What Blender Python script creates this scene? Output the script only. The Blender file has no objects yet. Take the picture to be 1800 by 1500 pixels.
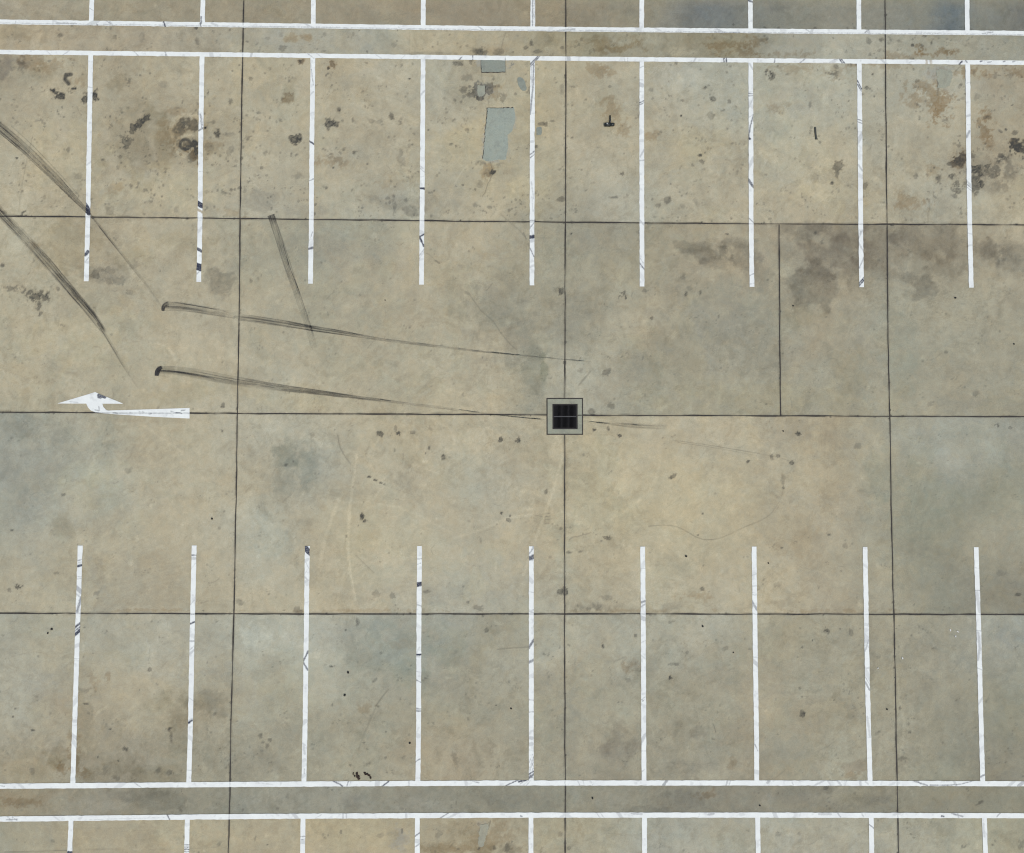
import bpy, bmesh, math, random
import numpy as np
from mathutils import Matrix, Vector

random.seed(7)
rng = np.random.default_rng(11)
scene = bpy.context.scene
COL = scene.collection

# ------------------------------------------------------------------ camera
# drone view, almost straight down from about 16.5 m
F_PX, W_PX, H_PX, HEIGHT = 1300.0, 1800.0, 1500.0, 16.5
TX, TY = math.atan(2.84e-5 * F_PX), math.atan(1.06e-5 * F_PX)
ROT = Matrix.Rotation(TX, 3, 'X') @ Matrix.Rotation(-TY, 3, 'Y')
cam_d = bpy.data.cameras.new('camera')
cam = bpy.data.objects.new('camera', cam_d)
COL.objects.link(cam)
cam_d.sensor_fit = 'HORIZONTAL'
cam_d.sensor_width = 36.0
cam_d.lens = 36.0 * F_PX / W_PX
cam_d.clip_start, cam_d.clip_end = 0.1, 5000
cam.location = (0, 0, HEIGHT)
cam.rotation_euler = ROT.to_euler('XYZ')
scene.camera = cam
R = np.array(ROT)

def G(px, py):
    """survey coordinates (photo plan units, ~79 per metre) -> ground metres"""
    px, py = np.asarray(px, float), np.asarray(py, float)
    d = np.stack([(px - W_PX / 2) / F_PX, -(py - H_PX / 2) / F_PX, -np.ones_like(px)], -1)
    w = d @ R.T
    t = HEIGHT / -w[..., 2]
    return w[..., 0] * t, w[..., 1] * t

def P(x, y):
    """ground metres -> survey coordinates"""
    w = np.stack([x, y, np.full_like(x, -HEIGHT)], -1) @ R
    return W_PX / 2 + F_PX * w[..., 0] / -w[..., 2], H_PX / 2 - F_PX * w[..., 1] / -w[..., 2]

def g(px, py, z=0.0):
    x, y = G(px, py)
    return Vector((float(x), float(y), z))

M_PX = 1.0 / 78.8           # metres per survey unit

# ------------------------------------------------------------------ helpers
def srgb(r, gg, b):
    f = lambda c: c / 12.92 if c <= 0.04045 else ((c + 0.055) / 1.055) ** 2.4
    return tuple(f(c / 255.0) for c in (r, gg, b))

def srgb_np(a):
    a = np.asarray(a, float) / 255.0
    return np.where(a <= 0.04045, a / 12.92, ((a + 0.055) / 1.055) ** 2.4)

def tag(o, label=None, cat=None, group=None, kind=None):
    if label: o['label'] = label
    if cat: o['category'] = cat
    if group: o['group'] = group
    if kind: o['kind'] = kind
    return o

def link_mesh(name, verts, faces, mat=None, parent=None):
    me = bpy.data.meshes.new(name)
    me.from_pydata(verts, [], faces)
    me.update()
    o = bpy.data.objects.new(name, me)
    COL.objects.link(o)
    if mat: me.materials.append(mat)
    if parent: o.parent = parent
    return o

def empty(name, loc):
    o = bpy.data.objects.new(name, None)
    o.location = loc
    o.empty_display_size = 0.2
    COL.objects.link(o)
    return o

def smooth(a, b, x):
    t = np.clip((x - a) / (b - a), 0, 1)
    return t * t * (3 - 2 * t)

def lattice(u, v, scale, seed):
    r = np.random.default_rng(seed)
    tab = r.random((256, 256)).astype(np.float32)
    a, b = u / scale + 1000, v / scale + 1000
    i, j = np.floor(a).astype(np.int32), np.floor(b).astype(np.int32)
    fa, fb = (a - i).astype(np.float32), (b - j).astype(np.float32)
    fa, fb = fa * fa * (3 - 2 * fa), fb * fb * (3 - 2 * fb)
    i0, j0, i1, j1 = i & 255, j & 255, (i + 1) & 255, (j + 1) & 255
    return (tab[i0, j0] * (1 - fa) + tab[i1, j0] * fa) * (1 - fb) + (tab[i0, j1] * (1 - fa) + tab[i1, j1] * fa) * fb

def fbm(u, v, scale, seed, octaves=4, gain=0.55):
    s, amp, tot = 0, 1.0, 0
    c, sn = math.cos(0.6), math.sin(0.6)
    for k in range(octaves):
        s = s + amp * lattice(u, v, scale, seed + k * 17)
        tot += amp
        amp *= gain
        u, v = c * u - sn * v + 31.7, sn * u + c * v + 11.3
        scale *= 0.5
    return s / tot

def seg_dist(u, v, pts):
    """distance to a polyline and position along it (0..1)"""
    best = np.full(u.shape, 1e9, np.float32)
    along = np.zeros(u.shape, np.float32)
    L = [math.dist(pts[i], pts[i + 1]) for i in range(len(pts) - 1)]
    tot, acc = max(sum(L), 1e-6), 0
    for k in range(len(pts) - 1):
        (x0, y0), (x1, y1) = pts[k], pts[k + 1]
        dx, dy = x1 - x0, y1 - y0
        t = np.clip(((u - x0) * dx + (v - y0) * dy) / max(dx * dx + dy * dy, 1e-9), 0, 1)
        d = np.hypot(u - x0 - t * dx, v - y0 - t * dy)
        m = d < best
        best = np.where(m, d, best)
        along = np.where(m, (acc + t * L[k]) / tot, along)
        acc += L[k]
    return best, along

# ------------------------------------------------------------------ materials
def new_mat(name):
    m = bpy.data.materials.new(name)
    m.use_nodes = True
    nt = m.node_tree
    b = nt.nodes['Principled BSDF']
    return m, nt, b

class N:
    def __init__(self, nt): self.nt = nt
    def new(self, t, **kw):
        n = self.nt.nodes.new(t)
        for k, v in kw.items(): setattr(n, k, v)
        return n
    def put(self, sock, v):
        if hasattr(v, 'is_output'): self.nt.links.new(v, sock)
        else: sock.default_value = v
    def math(self, op, a, b=0.0, c=None, clamp=False):
        n = self.new('ShaderNodeMath', operation=op, use_clamp=clamp)
        self.put(n.inputs[0], a); self.put(n.inputs[1], b)
        if c is not None: self.put(n.inputs[2], c)
        return n.outputs[0]
    def mix(self, f, a, b, blend='MIX', clamp=True):
        n = self.new('ShaderNodeMix', data_type='RGBA', blend_type=blend)
        n.clamp_factor = clamp
        self.put(n.inputs[0], f)
        self.put(n.inputs[6], a if hasattr(a, 'is_output') else (*a[:3], 1))
        self.put(n.inputs[7], b if hasattr(b, 'is_output') else (*b[:3], 1))
        return n.outputs[2]
    def noise(self, vec, scale, detail=4, rough=0.55, dist=0.0):
        n = self.new('ShaderNodeTexNoise')
        self.put(n.inputs['Vector'], vec)
        n.inputs['Scale'].default_value = scale
        n.inputs['Detail'].default_value = detail
        n.inputs['Roughness'].default_value = rough
        n.inputs['Distortion'].default_value = dist
        return n.outputs['Fac']
    def rng(self, v, a, b, c=0.0, d=1.0):
        n = self.new('ShaderNodeMapRange')
        self.put(n.inputs[0], v)
        for k, x in enumerate((a, b, c, d)): n.inputs[k + 1].default_value = x
        return n.outputs[0]
    def scale_rgb(self, col, f):
        n = self.new('ShaderNodeVectorMath', operation='SCALE')
        self.put(n.inputs[0], col); self.put(n.inputs[3], f)
        return n.outputs[0]
    def mul_rgb(self, a, b):
        n = self.new('ShaderNodeVectorMath', operation='MULTIPLY')
        self.put(n.inputs[0], a); self.put(n.inputs[1], b)
        return n.outputs[0]

K = (0.975, 1.018, 0.965)     # incident light calibration: albedo = photo value * K

def concrete_nodes(n, tone, fine=1.0):
    pos = n.new('ShaderNodeNewGeometry').outputs['Position']
    a = n.noise(pos, 1.3, 8, 0.66, 0.8)
    b = n.noise(pos, 4.6, 8, 0.68, 1.2)
    c = n.noise(pos, 15.0, 6, 0.68, 0.6)
    d = n.noise(pos, 42.0, 4, 0.7)
    mp = n.new('ShaderNodeMapping'); n.put(mp.inputs[0], pos); mp.inputs['Location'].default_value = (17, 5, 3)
    h = n.noise(mp.outputs[0], 1.9, 8, 0.68, 1.0)
    hs = n.noise(mp.outputs[0], 9.0, 5, 0.65, 0.5)
    warm = n.rng(n.math('MULTIPLY_ADD', hs, 0.45, n.math('MULTIPLY', h, 0.55)), 0.36, 0.64)
    hue = n.mix(warm, (0.965, 1.0, 1.02), (1.035, 1.0, 0.945))
    val = n.math('MULTIPLY_ADD', n.math('SUBTRACT', a, 0.5), 0.18 * fine, 1.0)
    val = n.math('MULTIPLY_ADD', n.math('SUBTRACT', b, 0.5), 0.20 * fine, val)
    val = n.math('MULTIPLY_ADD', n.math('SUBTRACT', c, 0.5), 0.24 * fine, val)
    val = n.math('MULTIPLY_ADD', n.math('SUBTRACT', d, 0.5), 0.58 * fine, val)
    # worn-off laitance: crisp little flecks, some darker, some paler
    fl = n.noise(pos, 11.0, 9, 0.78, 0.3)
    val = n.math('MULTIPLY', val, n.rng(fl, 0.34, 0.42, 0.89, 1.0))
    val = n.math('MULTIPLY', val, n.rng(fl, 0.60, 0.68, 1.0, 1.07))
    col = n.scale_rgb(n.mul_rgb(tone, hue), val)
    return pos, b, c, d, col

# ground ------------------------------------------------------------
mat_ground, nt, bs = new_mat('weathered_concrete')
n = N(nt)
tone = n.new('ShaderNodeAttribute', attribute_name='tone').outputs['Color']
mk = n.new('ShaderNodeAttribute', attribute_name='marks')
sep = n.new('ShaderNodeSeparateColor'); n.put(sep.inputs[0], mk.outputs['Color'])
pos, nb, nc, nd, col = concrete_nodes(n, tone)
jit = n.math('ADD', n.math('MULTIPLY', n.math('SUBTRACT', nc, 0.5), 1.3), n.math('MULTIPLY', n.math('SUBTRACT', nd, 0.5), 0.6))
def edge(ch, gain=1.0):
    return n.math('MULTIPLY', ch, n.math('MULTIPLY_ADD', jit, gain, 1.0), clamp=True)
col = n.mix(edge(sep.outputs[1], 1.2), col, n.mul_rgb(col, (0.62, 0.50, 0.38)))       # rust
col = n.mix(n.math('MULTIPLY', mk.outputs['Alpha'], 1.0, clamp=True), col, srgb(150, 154, 148))   # smeared cement
col = n.mix(edge(sep.outputs[2], 0.8), col, n.scale_rgb(col, 1.32))                    # polished pale arcs
col = n.mix(edge(sep.outputs[0], 0.9), col, srgb(68, 68, 63))                          # oil, rubber, cracks
# tiny pits
vor = n.new('ShaderNodeTexVoronoi'); n.put(vor.inputs['Vector'], pos); vor.inputs['Scale'].default_value = 6.0
pit = n.math('MULTIPLY', n.rng(vor.outputs['Distance'], 0.035, 0.075, 1, 0), n.rng(nb, 0.52, 0.6))
col = n.mix(n.math('MULTIPLY', pit, 0.45), col, srgb(95, 90, 80))
nt.links.new(col, bs.inputs['Base Color'])
bs.inputs['Roughness'].default_value = 0.9
bs.inputs['Specular IOR Level'].default_value = 0.15
bump = n.new('ShaderNodeBump'); bump.inputs['Strength'].default_value = 0.35; bump.inputs['Distance'].default_value = 0.004
n.put(bump.inputs['Height'], n.math('ADD', nc, nd)); nt.links.new(bump.outputs[0], bs.inputs['Normal'])

# white road paint ----------------------------------------------------
mat_paint, nt, bs = new_mat('white_road_paint')
n = N(nt)
sc_ = n.new('ShaderNodeAttribute', attribute_name='scuff')
sp = n.new('ShaderNodeSeparateColor'); n.put(sp.inputs[0], sc_.outputs['Color'])
pos = n.new('ShaderNodeNewGeometry').outputs['Position']
n1 = n.noise(pos, 3.0, 6, 0.65); n2 = n.noise(pos, 45.0, 4, 0.65)
base = n.mix(n.rng(n1, 0.35, 0.75), (0.775, 0.818, 0.772), (0.67, 0.70, 0.675))
base = n.scale_rgb(base, n.math('MULTIPLY_ADD', n.math('SUBTRACT', n2, 0.5), 0.16, 1.0))
flake = n.math('MULTIPLY', n.rng(n2, 0.66, 0.72), n.rng(n1, 0.52, 0.62))
base = n.mix(n.math('MULTIPLY', flake, 0.6), base, srgb(150, 145, 128))
base = n.mix(sp.outputs[1], base, srgb(168, 158, 134))
f = n.math('MULTIPLY', sp.outputs[0], n.math('MULTIPLY_ADD', n.math('SUBTRACT', n2, 0.5), 1.4, 1.0), clamp=True)
base = n.mix(f, base, srgb(50, 55, 70))
nt.links.new(base, bs.inputs['Base Color'])
bs.inputs['Roughness'].default_value = 0.7
bs.inputs['Specular IOR Level'].default_value = 0.25

# joint sealant ---------------------------------------------------------
mat_joint, nt, bs = new_mat('joint_sealant')
n = N(nt)
pos = n.new('ShaderNodeNewGeometry').outputs['Position']
f = n.rng(n.noise(pos, 9.0, 5, 0.7), 0.35, 0.75)
nt.links.new(n.mix(f, srgb(38, 36, 33), srgb(72, 68, 61)), bs.inputs['Base Color'])
bs.inputs['Roughness'].default_value = 0.85

# repair cement -----------------------------------------------------------
def cement(name, rgb):
    m, nt, bs = new_mat(name)
    n = N(nt)
    _, _, c, d, col = concrete_nodes(n, tuple(x * k for x, k in zip(srgb(*rgb), K)), 0.9)
    nt.links.new(col, bs.inputs['Base Color'])
    nt.links.new(n.mix(n.math('MULTIPLY', n.rng(n.noise(n.new('ShaderNodeNewGeometry').outputs['Position'], 5.0, 6, 0.65, 1.0), 0.50, 0.72), 0.55), col, tuple(x * 0.62 for x in srgb(*rgb))), bs.inputs['Base Color'])
    bs.inputs['Roughness'].default_value = 0.9
    bs.inputs['Specular IOR Level'].default_value = 0.15
    return m
mat_cement = cement('grey_repair_cement', (150, 155, 147))
mat_cement_dark = cement('dark_repair_cement', (136, 140, 133))
mat_cement_faint = cement('weathered_repair_cement', (151, 151, 139))
mat_cement_blend = cement('blended_repair_cement', (154, 151, 137))
mat_collar = cement('drain_collar_concrete', (148, 148, 135))

def plain(name, rgb, rough=0.6, metal=0.0, var=0.3, scale=40.0):
    m, nt, bs = new_mat(name)
    n = N(nt)
    tc = n.new('ShaderNodeNewGeometry').outputs['Position']
    v = n.math('MULTIPLY_ADD', n.math('SUBTRACT', n.noise(tc, scale, 5, 0.6), 0.5), var * 2, 1.0)
    nt.links.new(n.scale_rgb(srgb(*rgb), v), bs.inputs['Base Color'])
    bs.inputs['Roughness'].default_value = rough
    bs.inputs['Metallic'].default_value = metal
    return m
mat_iron = plain('rusty_cast_iron', (26, 24, 24), 0.55, 0.3)
mat_bar = plain('worn_steel_bar', (17, 17, 19), 0.8, 0.0)
mat_pit = plain('shade_dark_pit_wall', (12, 12, 12), 0.8)  # near-black: the shade inside the pit is put into the wall colour
mat_black = plain('black_rubber', (34, 38, 36), 0.45)
mat_highlight = plain('highlight_metal', (150, 155, 150), 0.4, 0.6)  # pale colour for the highlight painted on the mallet head
mat_tie = plain('tie_bar_steel', (66, 67, 68), 0.7, 0.0)
mat_strip = plain('dark_rubber_strip', (58, 62, 56), 0.6)
mat_pebble = plain('dark_stone', (38, 36, 32), 0.8)
mat_debris = plain('dead_leaf_debris', (58, 46, 38), 0.9, 0, 0.5, 30)
mat_paper = plain('white_scrap', (225, 226, 220), 0.8, 0, 0.08)

# tyre rubber, streaky and worn through to the concrete ------------------------
def rubber(name, streaks, soft):
    m, nt, bs = new_mat(name)
    n = N(nt)
    uv = n.new('ShaderNodeUVMap', uv_map='UVMap').outputs[0]
    den = n.new('ShaderNodeAttribute', attribute_name='rubber_wear').outputs['Fac']
    m1 = n.new('ShaderNodeMapping'); n.put(m1.inputs[0], uv); m1.inputs['Scale'].default_value = (0.30, streaks, 1)
    m2 = n.new('ShaderNodeMapping'); n.put(m2.inputs[0], uv); m2.inputs['Scale'].default_value = (2.2, streaks * 2.2, 1)
    m3 = n.new('ShaderNodeMapping'); n.put(m3.inputs[0], uv); m3.inputs['Scale'].default_value = (1.1, 0.6, 1)
    s1 = n.rng(n.noise(m1.outputs[0], 1.0, 2, 0.5), 0.46, 0.60)
    s2 = n.rng(n.noise(m2.outputs[0], 1.0, 3, 0.6), 0.34, 0.66)
    s3 = n.rng(n.noise(m3.outputs[0], 1.0, 3, 0.6), 0.30, 0.60, 0.25, 1.0)
    pos = n.new('ShaderNodeNewGeometry').outputs['Position']
    s4 = n.rng(n.noise(pos, 70.0, 3, 0.6), 0.3, 0.6, 0.6, 1.0)
    f = n.math('ADD', n.math('MULTIPLY', s1, 0.80), n.math('MULTIPLY', s2, 0.20))
    f = n.math('ADD', f, soft)
    f = n.math('MULTIPLY', n.math('MULTIPLY', f, n.math('MULTIPLY', s3, 0.80)), n.math('MULTIPLY', den, s4), clamp=True)
    bs.inputs['Base Color'].default_value = (*srgb(48, 47, 46), 1)
    bs.inputs['Roughness'].default_value = 0.8
    tr = n.new('ShaderNodeBsdfTransparent')
    mx = n.new('ShaderNodeMixShader')
    nt.links.new(f, mx.inputs[0]); nt.links.new(tr.outputs[0], mx.inputs[1]); nt.links.new(bs.outputs[0], mx.inputs[2])
    nt.links.new(mx.outputs[0], nt.nodes['Material Output'].inputs[0])
    return m
mat_rubber = rubber('tyre_rubber', 4.5, 0.24)
mat_rubber_thin = rubber('tyre_rubber_line', 1.5, 0.35)

# ------------------------------------------------------------------ ground sheet
STEP = 0.0225
GX, GY = 12.9, 11.0
xs = np.arange(-GX, GX + STEP / 2, STEP); ys = np.arange(-GY, GY + STEP / 2, STEP)
nx, ny = len(xs), len(ys)
X, Y = np.meshgrid(xs, ys)
U, V = P(X, Y)
U, V = U.astype(np.float32), V.astype(np.float32)

WARP1 = fbm(U, V, 22, 301, 4) - 0.5
WARP2 = fbm(U, V, 8, 401, 4, 0.7) - 0.5
WARP3 = fbm(U, V, 4, 451, 2, 0.8) - 0.5
marks = np.zeros((ny, nx, 4), np.float32)          # R dark, G rust, B pale, A cement
DARK, RUST, PALE, CEM = 0, 1, 2, 3
soft = np.ones((ny, nx, 3), np.float32)             # broad discolouration (multiplier)

def box(x0, y0, x1, y1):
    cx, cy = G([x0, x1, x0, x1], [y0, y0, y1, y1])
    i0, i1 = int((cx.min() + GX) / STEP) - 1, int((cx.max() + GX) / STEP) + 2
    j0, j1 = int((cy.min() + GY) / STEP) - 1, int((cy.max() + GY) / STEP) + 2
    i0, j0, i1, j1 = max(i0, 0), max(j0, 0), min(i1, nx), min(j1, ny)
    return (slice(j0, j1), slice(i0, i1)) if i1 > i0 and j1 > j0 else None

def put(ch, s, val):
    marks[s][..., ch] = np.maximum(marks[s][..., ch], val)

def blob(ch, cx, cy, rx, ry=None, amp=0.8, rot=0.0, rough=0.9, sharp=0.3):
    ry = ry or rx
    m = max(rx, ry) * 1.7 + 4
    s = box(cx - m, cy - m, cx + m, cy + m)
    if s is None: return
    c, sn = math.cos(math.radians(rot)), math.sin(math.radians(rot))
    du, dv = U[s] - cx, V[s] - cy
    d = np.hypot((c * du + sn * dv) / rx, (-sn * du + c * dv) / ry)
    lim = min(1.0, max(rx, ry) / 4.0)
    d = d + rough * lim * (WARP2[s] * 2.6 + WARP1[s] * 1.8 + WARP3[s] * 1.4)
    val = amp * smooth(1.0 + sharp * .6, 1.0 - sharp, d) * (1.0 + 0.2 * lim * np.exp(-((d - 0.75) / 0.22) ** 2)) * np.clip(1 + lim * (WARP3[s] * 0.8 + WARP2[s] * 0.8), 0.65, 1.25)
    val = val * (1.12, 1.6, 1.1, 1.0)[ch]
    put(ch, s, np.clip(val, 0, 1))
    if ch == DARK and max(rx, ry) > 4.5 and amp > .4:           # oil soaks outward
        halo = 0.55 * smooth(1.9, 0.7, d)[..., None]
        soft[s] *= 1 - halo * np.array((.10, .12, .15), np.float32)

def stroke(ch, pts, w, amp=0.7, rough=0.5, taper=0.0, gaps=0.0):
    a = np.array(pts); m = w * 2 + 6
    s = box(a[:, 0].min() - m, a[:, 1].min() - m, a[:, 0].max() + m, a[:, 1].max() + m)
    if s is None: return
    d, t = seg_dist(U[s] + WARP2[s] * 3 * rough, V[s] + WARP1[s] * 4 * rough, pts)
    val = amp * smooth(w / 2 + 0.9, w / 2 - 0.9, d) * np.clip(w / 1.8, 0.4, 1)
    if taper: val = val * (1 - taper * t)
    if gaps: val = val * np.clip(1 + gaps * (WARP2[s] + WARP1[s]) * 3, 0, 1.2)
    put(ch, s, np.clip(val, 0, 1))

def stain(cx, cy, rx, ry, mul, rot=0.0, rough=1.0, sharp=0.35):
    m = max(rx, ry) * 1.8 + 6
    s = box(cx - m, cy - m, cx + m, cy + m)
    if s is None: return
    c, sn = math.cos(math.radians(rot)), math.sin(math.radians(rot))
    du, dv = U[s] - cx, V[s] - cy
    d = np.hypot((c * du + sn * dv) / rx, (-sn * du + c * dv) / ry) + rough * (WARP1[s] * 2.2 + WARP2[s] * 1.2)
    f = (smooth(1.0 + sharp, 1.0 - sharp, d) * np.clip(1 + 0.9 * WARP2[s] + 0.4 * WARP3[s], 0.6, 1.3))[..., None]
    mul = np.array(mul, np.float32); mul = mul.mean() + (mul - mul.mean()) * 0.6
    soft[s] *= 1 + (mul ** 1.15 - 1) * f

# --- slab tones: survey of the concrete colour, one letter per metre or so
PAL = dict(T=(174, 164, 138), Y=(178, 166, 135), P=(180, 169, 144), G=(168, 164, 145), L=(169, 169, 153),
           B=(155, 156, 143), O=(157, 152, 131), D=(138, 134, 117), W=(164, 153, 128), K=(150, 142, 121), C=(144, 143, 124))
ROWS = {150: 'WTWTTTTGTYTGLLGGGWLL'[:18], 250: 'TTWWTTTTYYTTTGTGTW', 350: 'TTTTGTGGTOGGTTTTGT',
        450: 'TWTTOOOTTOOOWWKKKW', 550: 'TTTTTOTTOOOTOOWOOO', 650: 'TTTTGTTTTOGOOOOOOO',
        780: 'BGTTGGTTTTYTTTWOBB', 860: 'BLTTTBTTGTYYYTWOCC', 950: 'GTTTLTYTTTYYYWWOCO', 1040: 'TGWTTTTGGGTTTTWOCD',
        1130: 'GGGGLLBBOGGGGOOOOB', 1240: 'GWTKGOOOOOOOOWOOOC', 1340: 'WKKOOOOWWOKOOKOOCD'}
SLAB = [(-400, 388, (150, 250, 350)), (388, 729, (450, 550, 650)), (729, 1079, (780, 860, 950, 1040)), (1079, 1900, (1130, 1240, 1340))]
CX = np.arange(50, 1800, 100)
def row_rgb(y, u):
    a = srgb_np([PAL[c] for c in ROWS[y]])
    return np.stack([np.interp(u, CX, a[:, k]) for k in range(3)], -1)
tone_np = np.zeros((ny, nx, 3), np.float32)
wu = U + 70 * (fbm(U, V, 120, 77, 4) - 0.5) * 2
wv = V + 60 * (fbm(U, V, 120, 99, 4) - 0.5) * 2
hj = lambda k: np.interp(U, [0, 900, 1800], ((380, 390, 395), (725, 729, 733), (1078, 1079.5, 1080.5))[k])
lims = [np.full_like(U, -9e3), hj(0), hj(1), hj(2), np.full_like(U, 9e3)]
for si, (_, _, rows) in enumerate(SLAB):
    m = (V >= lims[si]) & (V < lims[si + 1])
    u, v = wu[m], np.clip(wv[m], rows[0], rows[-1])
    out = np.zeros((u.size, 3))
    for a, b in zip(rows[:-1], rows[1:]):
        mm = (v >= a) & (v <= b)
        t = ((v[mm] - a) / (b - a))[:, None]
        out[mm] = row_rgb(a, u[mm]) * (1 - t) + row_rgb(b, u[mm]) * t
    tone_np[m] = out
# each slab was its own pour
vj = lambda k: np.interp(V, *zip(*[(p[1], p[0]) for p in k]))
cols_ = [np.full_like(U, -9e3), vj([(428.5, 0), (417, 735), (401.5, 1500)]), np.full_like(U, 993.4), vj([(1555.7, 0), (1564, 733), (1579.5, 1500)]), np.full_like(U, 9e3)]
POUR = [(.985, 1.0, 1.01, .985), (1.015, .985, .975, .99), (.985, 1.02, 1.02, .975), (.975, .985, 1.0, .985)]
for a in range(4):
    for b in range(4):
        m = (V >= lims[a]) & (V < lims[a + 1]) & (U >= cols_[b]) & (U < cols_[b + 1])
        tone_np[m] *= POUR[a][b]
def band(y0, y1, xs_, rgbs):
    """strip between two painted lines with its own wear"""
    a = srgb_np(rgbs)
    lo = np.interp(U, [0, 450, 900, 1350, 1800], y0); hi = np.interp(U, [0, 450, 900, 1350, 1800], y1)
    f = (smooth(-3, 3, V - lo) * smooth(3, -3, V - hi))[..., None]
    c = np.stack([np.interp(wu, xs_, a[:, k]) for k in range(3)], -1)
    tone_np[:] = tone_np * (1 - f) + c * f
LA, LB = [39, 45, 51, 55.2, 59], [92, 97.3, 102.8, 107, 111]
LC, LD = [1382, 1378.6, 1376.3, 1376.3, 1377.7], [1439.7, 1435, 1432.8, 1432.7, 1433.9]
band([-9e3] * 5, LA, [0, 200, 500, 800, 1000, 1180, 1260, 1400, 1500, 1600, 1650, 1720, 1800],
     [(160, 150, 128), (156, 146, 122), (155, 144, 120), (148, 137, 115), (146, 135, 112), (140, 135, 117), (117, 121, 119),
      (132, 132, 120), (136, 134, 121), (126, 129, 121), (99, 113, 121), (124, 126, 118), (120, 123, 119)])
band(LA, LB, [0, 250, 400, 500, 650, 700, 800, 950, 1050, 1100, 1200, 1300, 1400, 1500, 1600, 1700, 1800],
     [(170, 157, 131), (168, 155, 130), (165, 159, 139), (163, 160, 144), (162, 160, 144), (170, 161, 137), (172, 162, 136),
      (163, 153, 127), (148, 141, 114), (150, 148, 130), (153, 146, 122), (146, 139, 114), (156, 153, 138), (161, 159, 143),
      (160, 156, 138), (156, 153, 136), (152, 152, 138)])
band(LC, LD, [0, 200, 300, 500, 700, 900, 1100, 1200, 1400, 1600, 1800],
     [(150, 140, 117), (146, 140, 121), (140, 136, 118), (146, 145, 130), (142, 140, 125), (140, 138, 121), (144, 140, 122),
      (134, 131, 116), (138, 134, 118), (139, 136, 118), (136, 134, 116)])
band(LD, [9e3] * 5, [0, 150, 450, 600, 800, 900, 1000, 1100, 1300, 1500, 1700, 1800],
     [(156, 152, 132), (166, 156, 130), (174, 162, 133), (177, 164, 133), (164, 152, 124), (165, 155, 129), (165, 158, 133),
      (161, 160, 145), (163, 161, 145), (165, 162, 145), (159, 156, 134), (153, 149, 127)])

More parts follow.
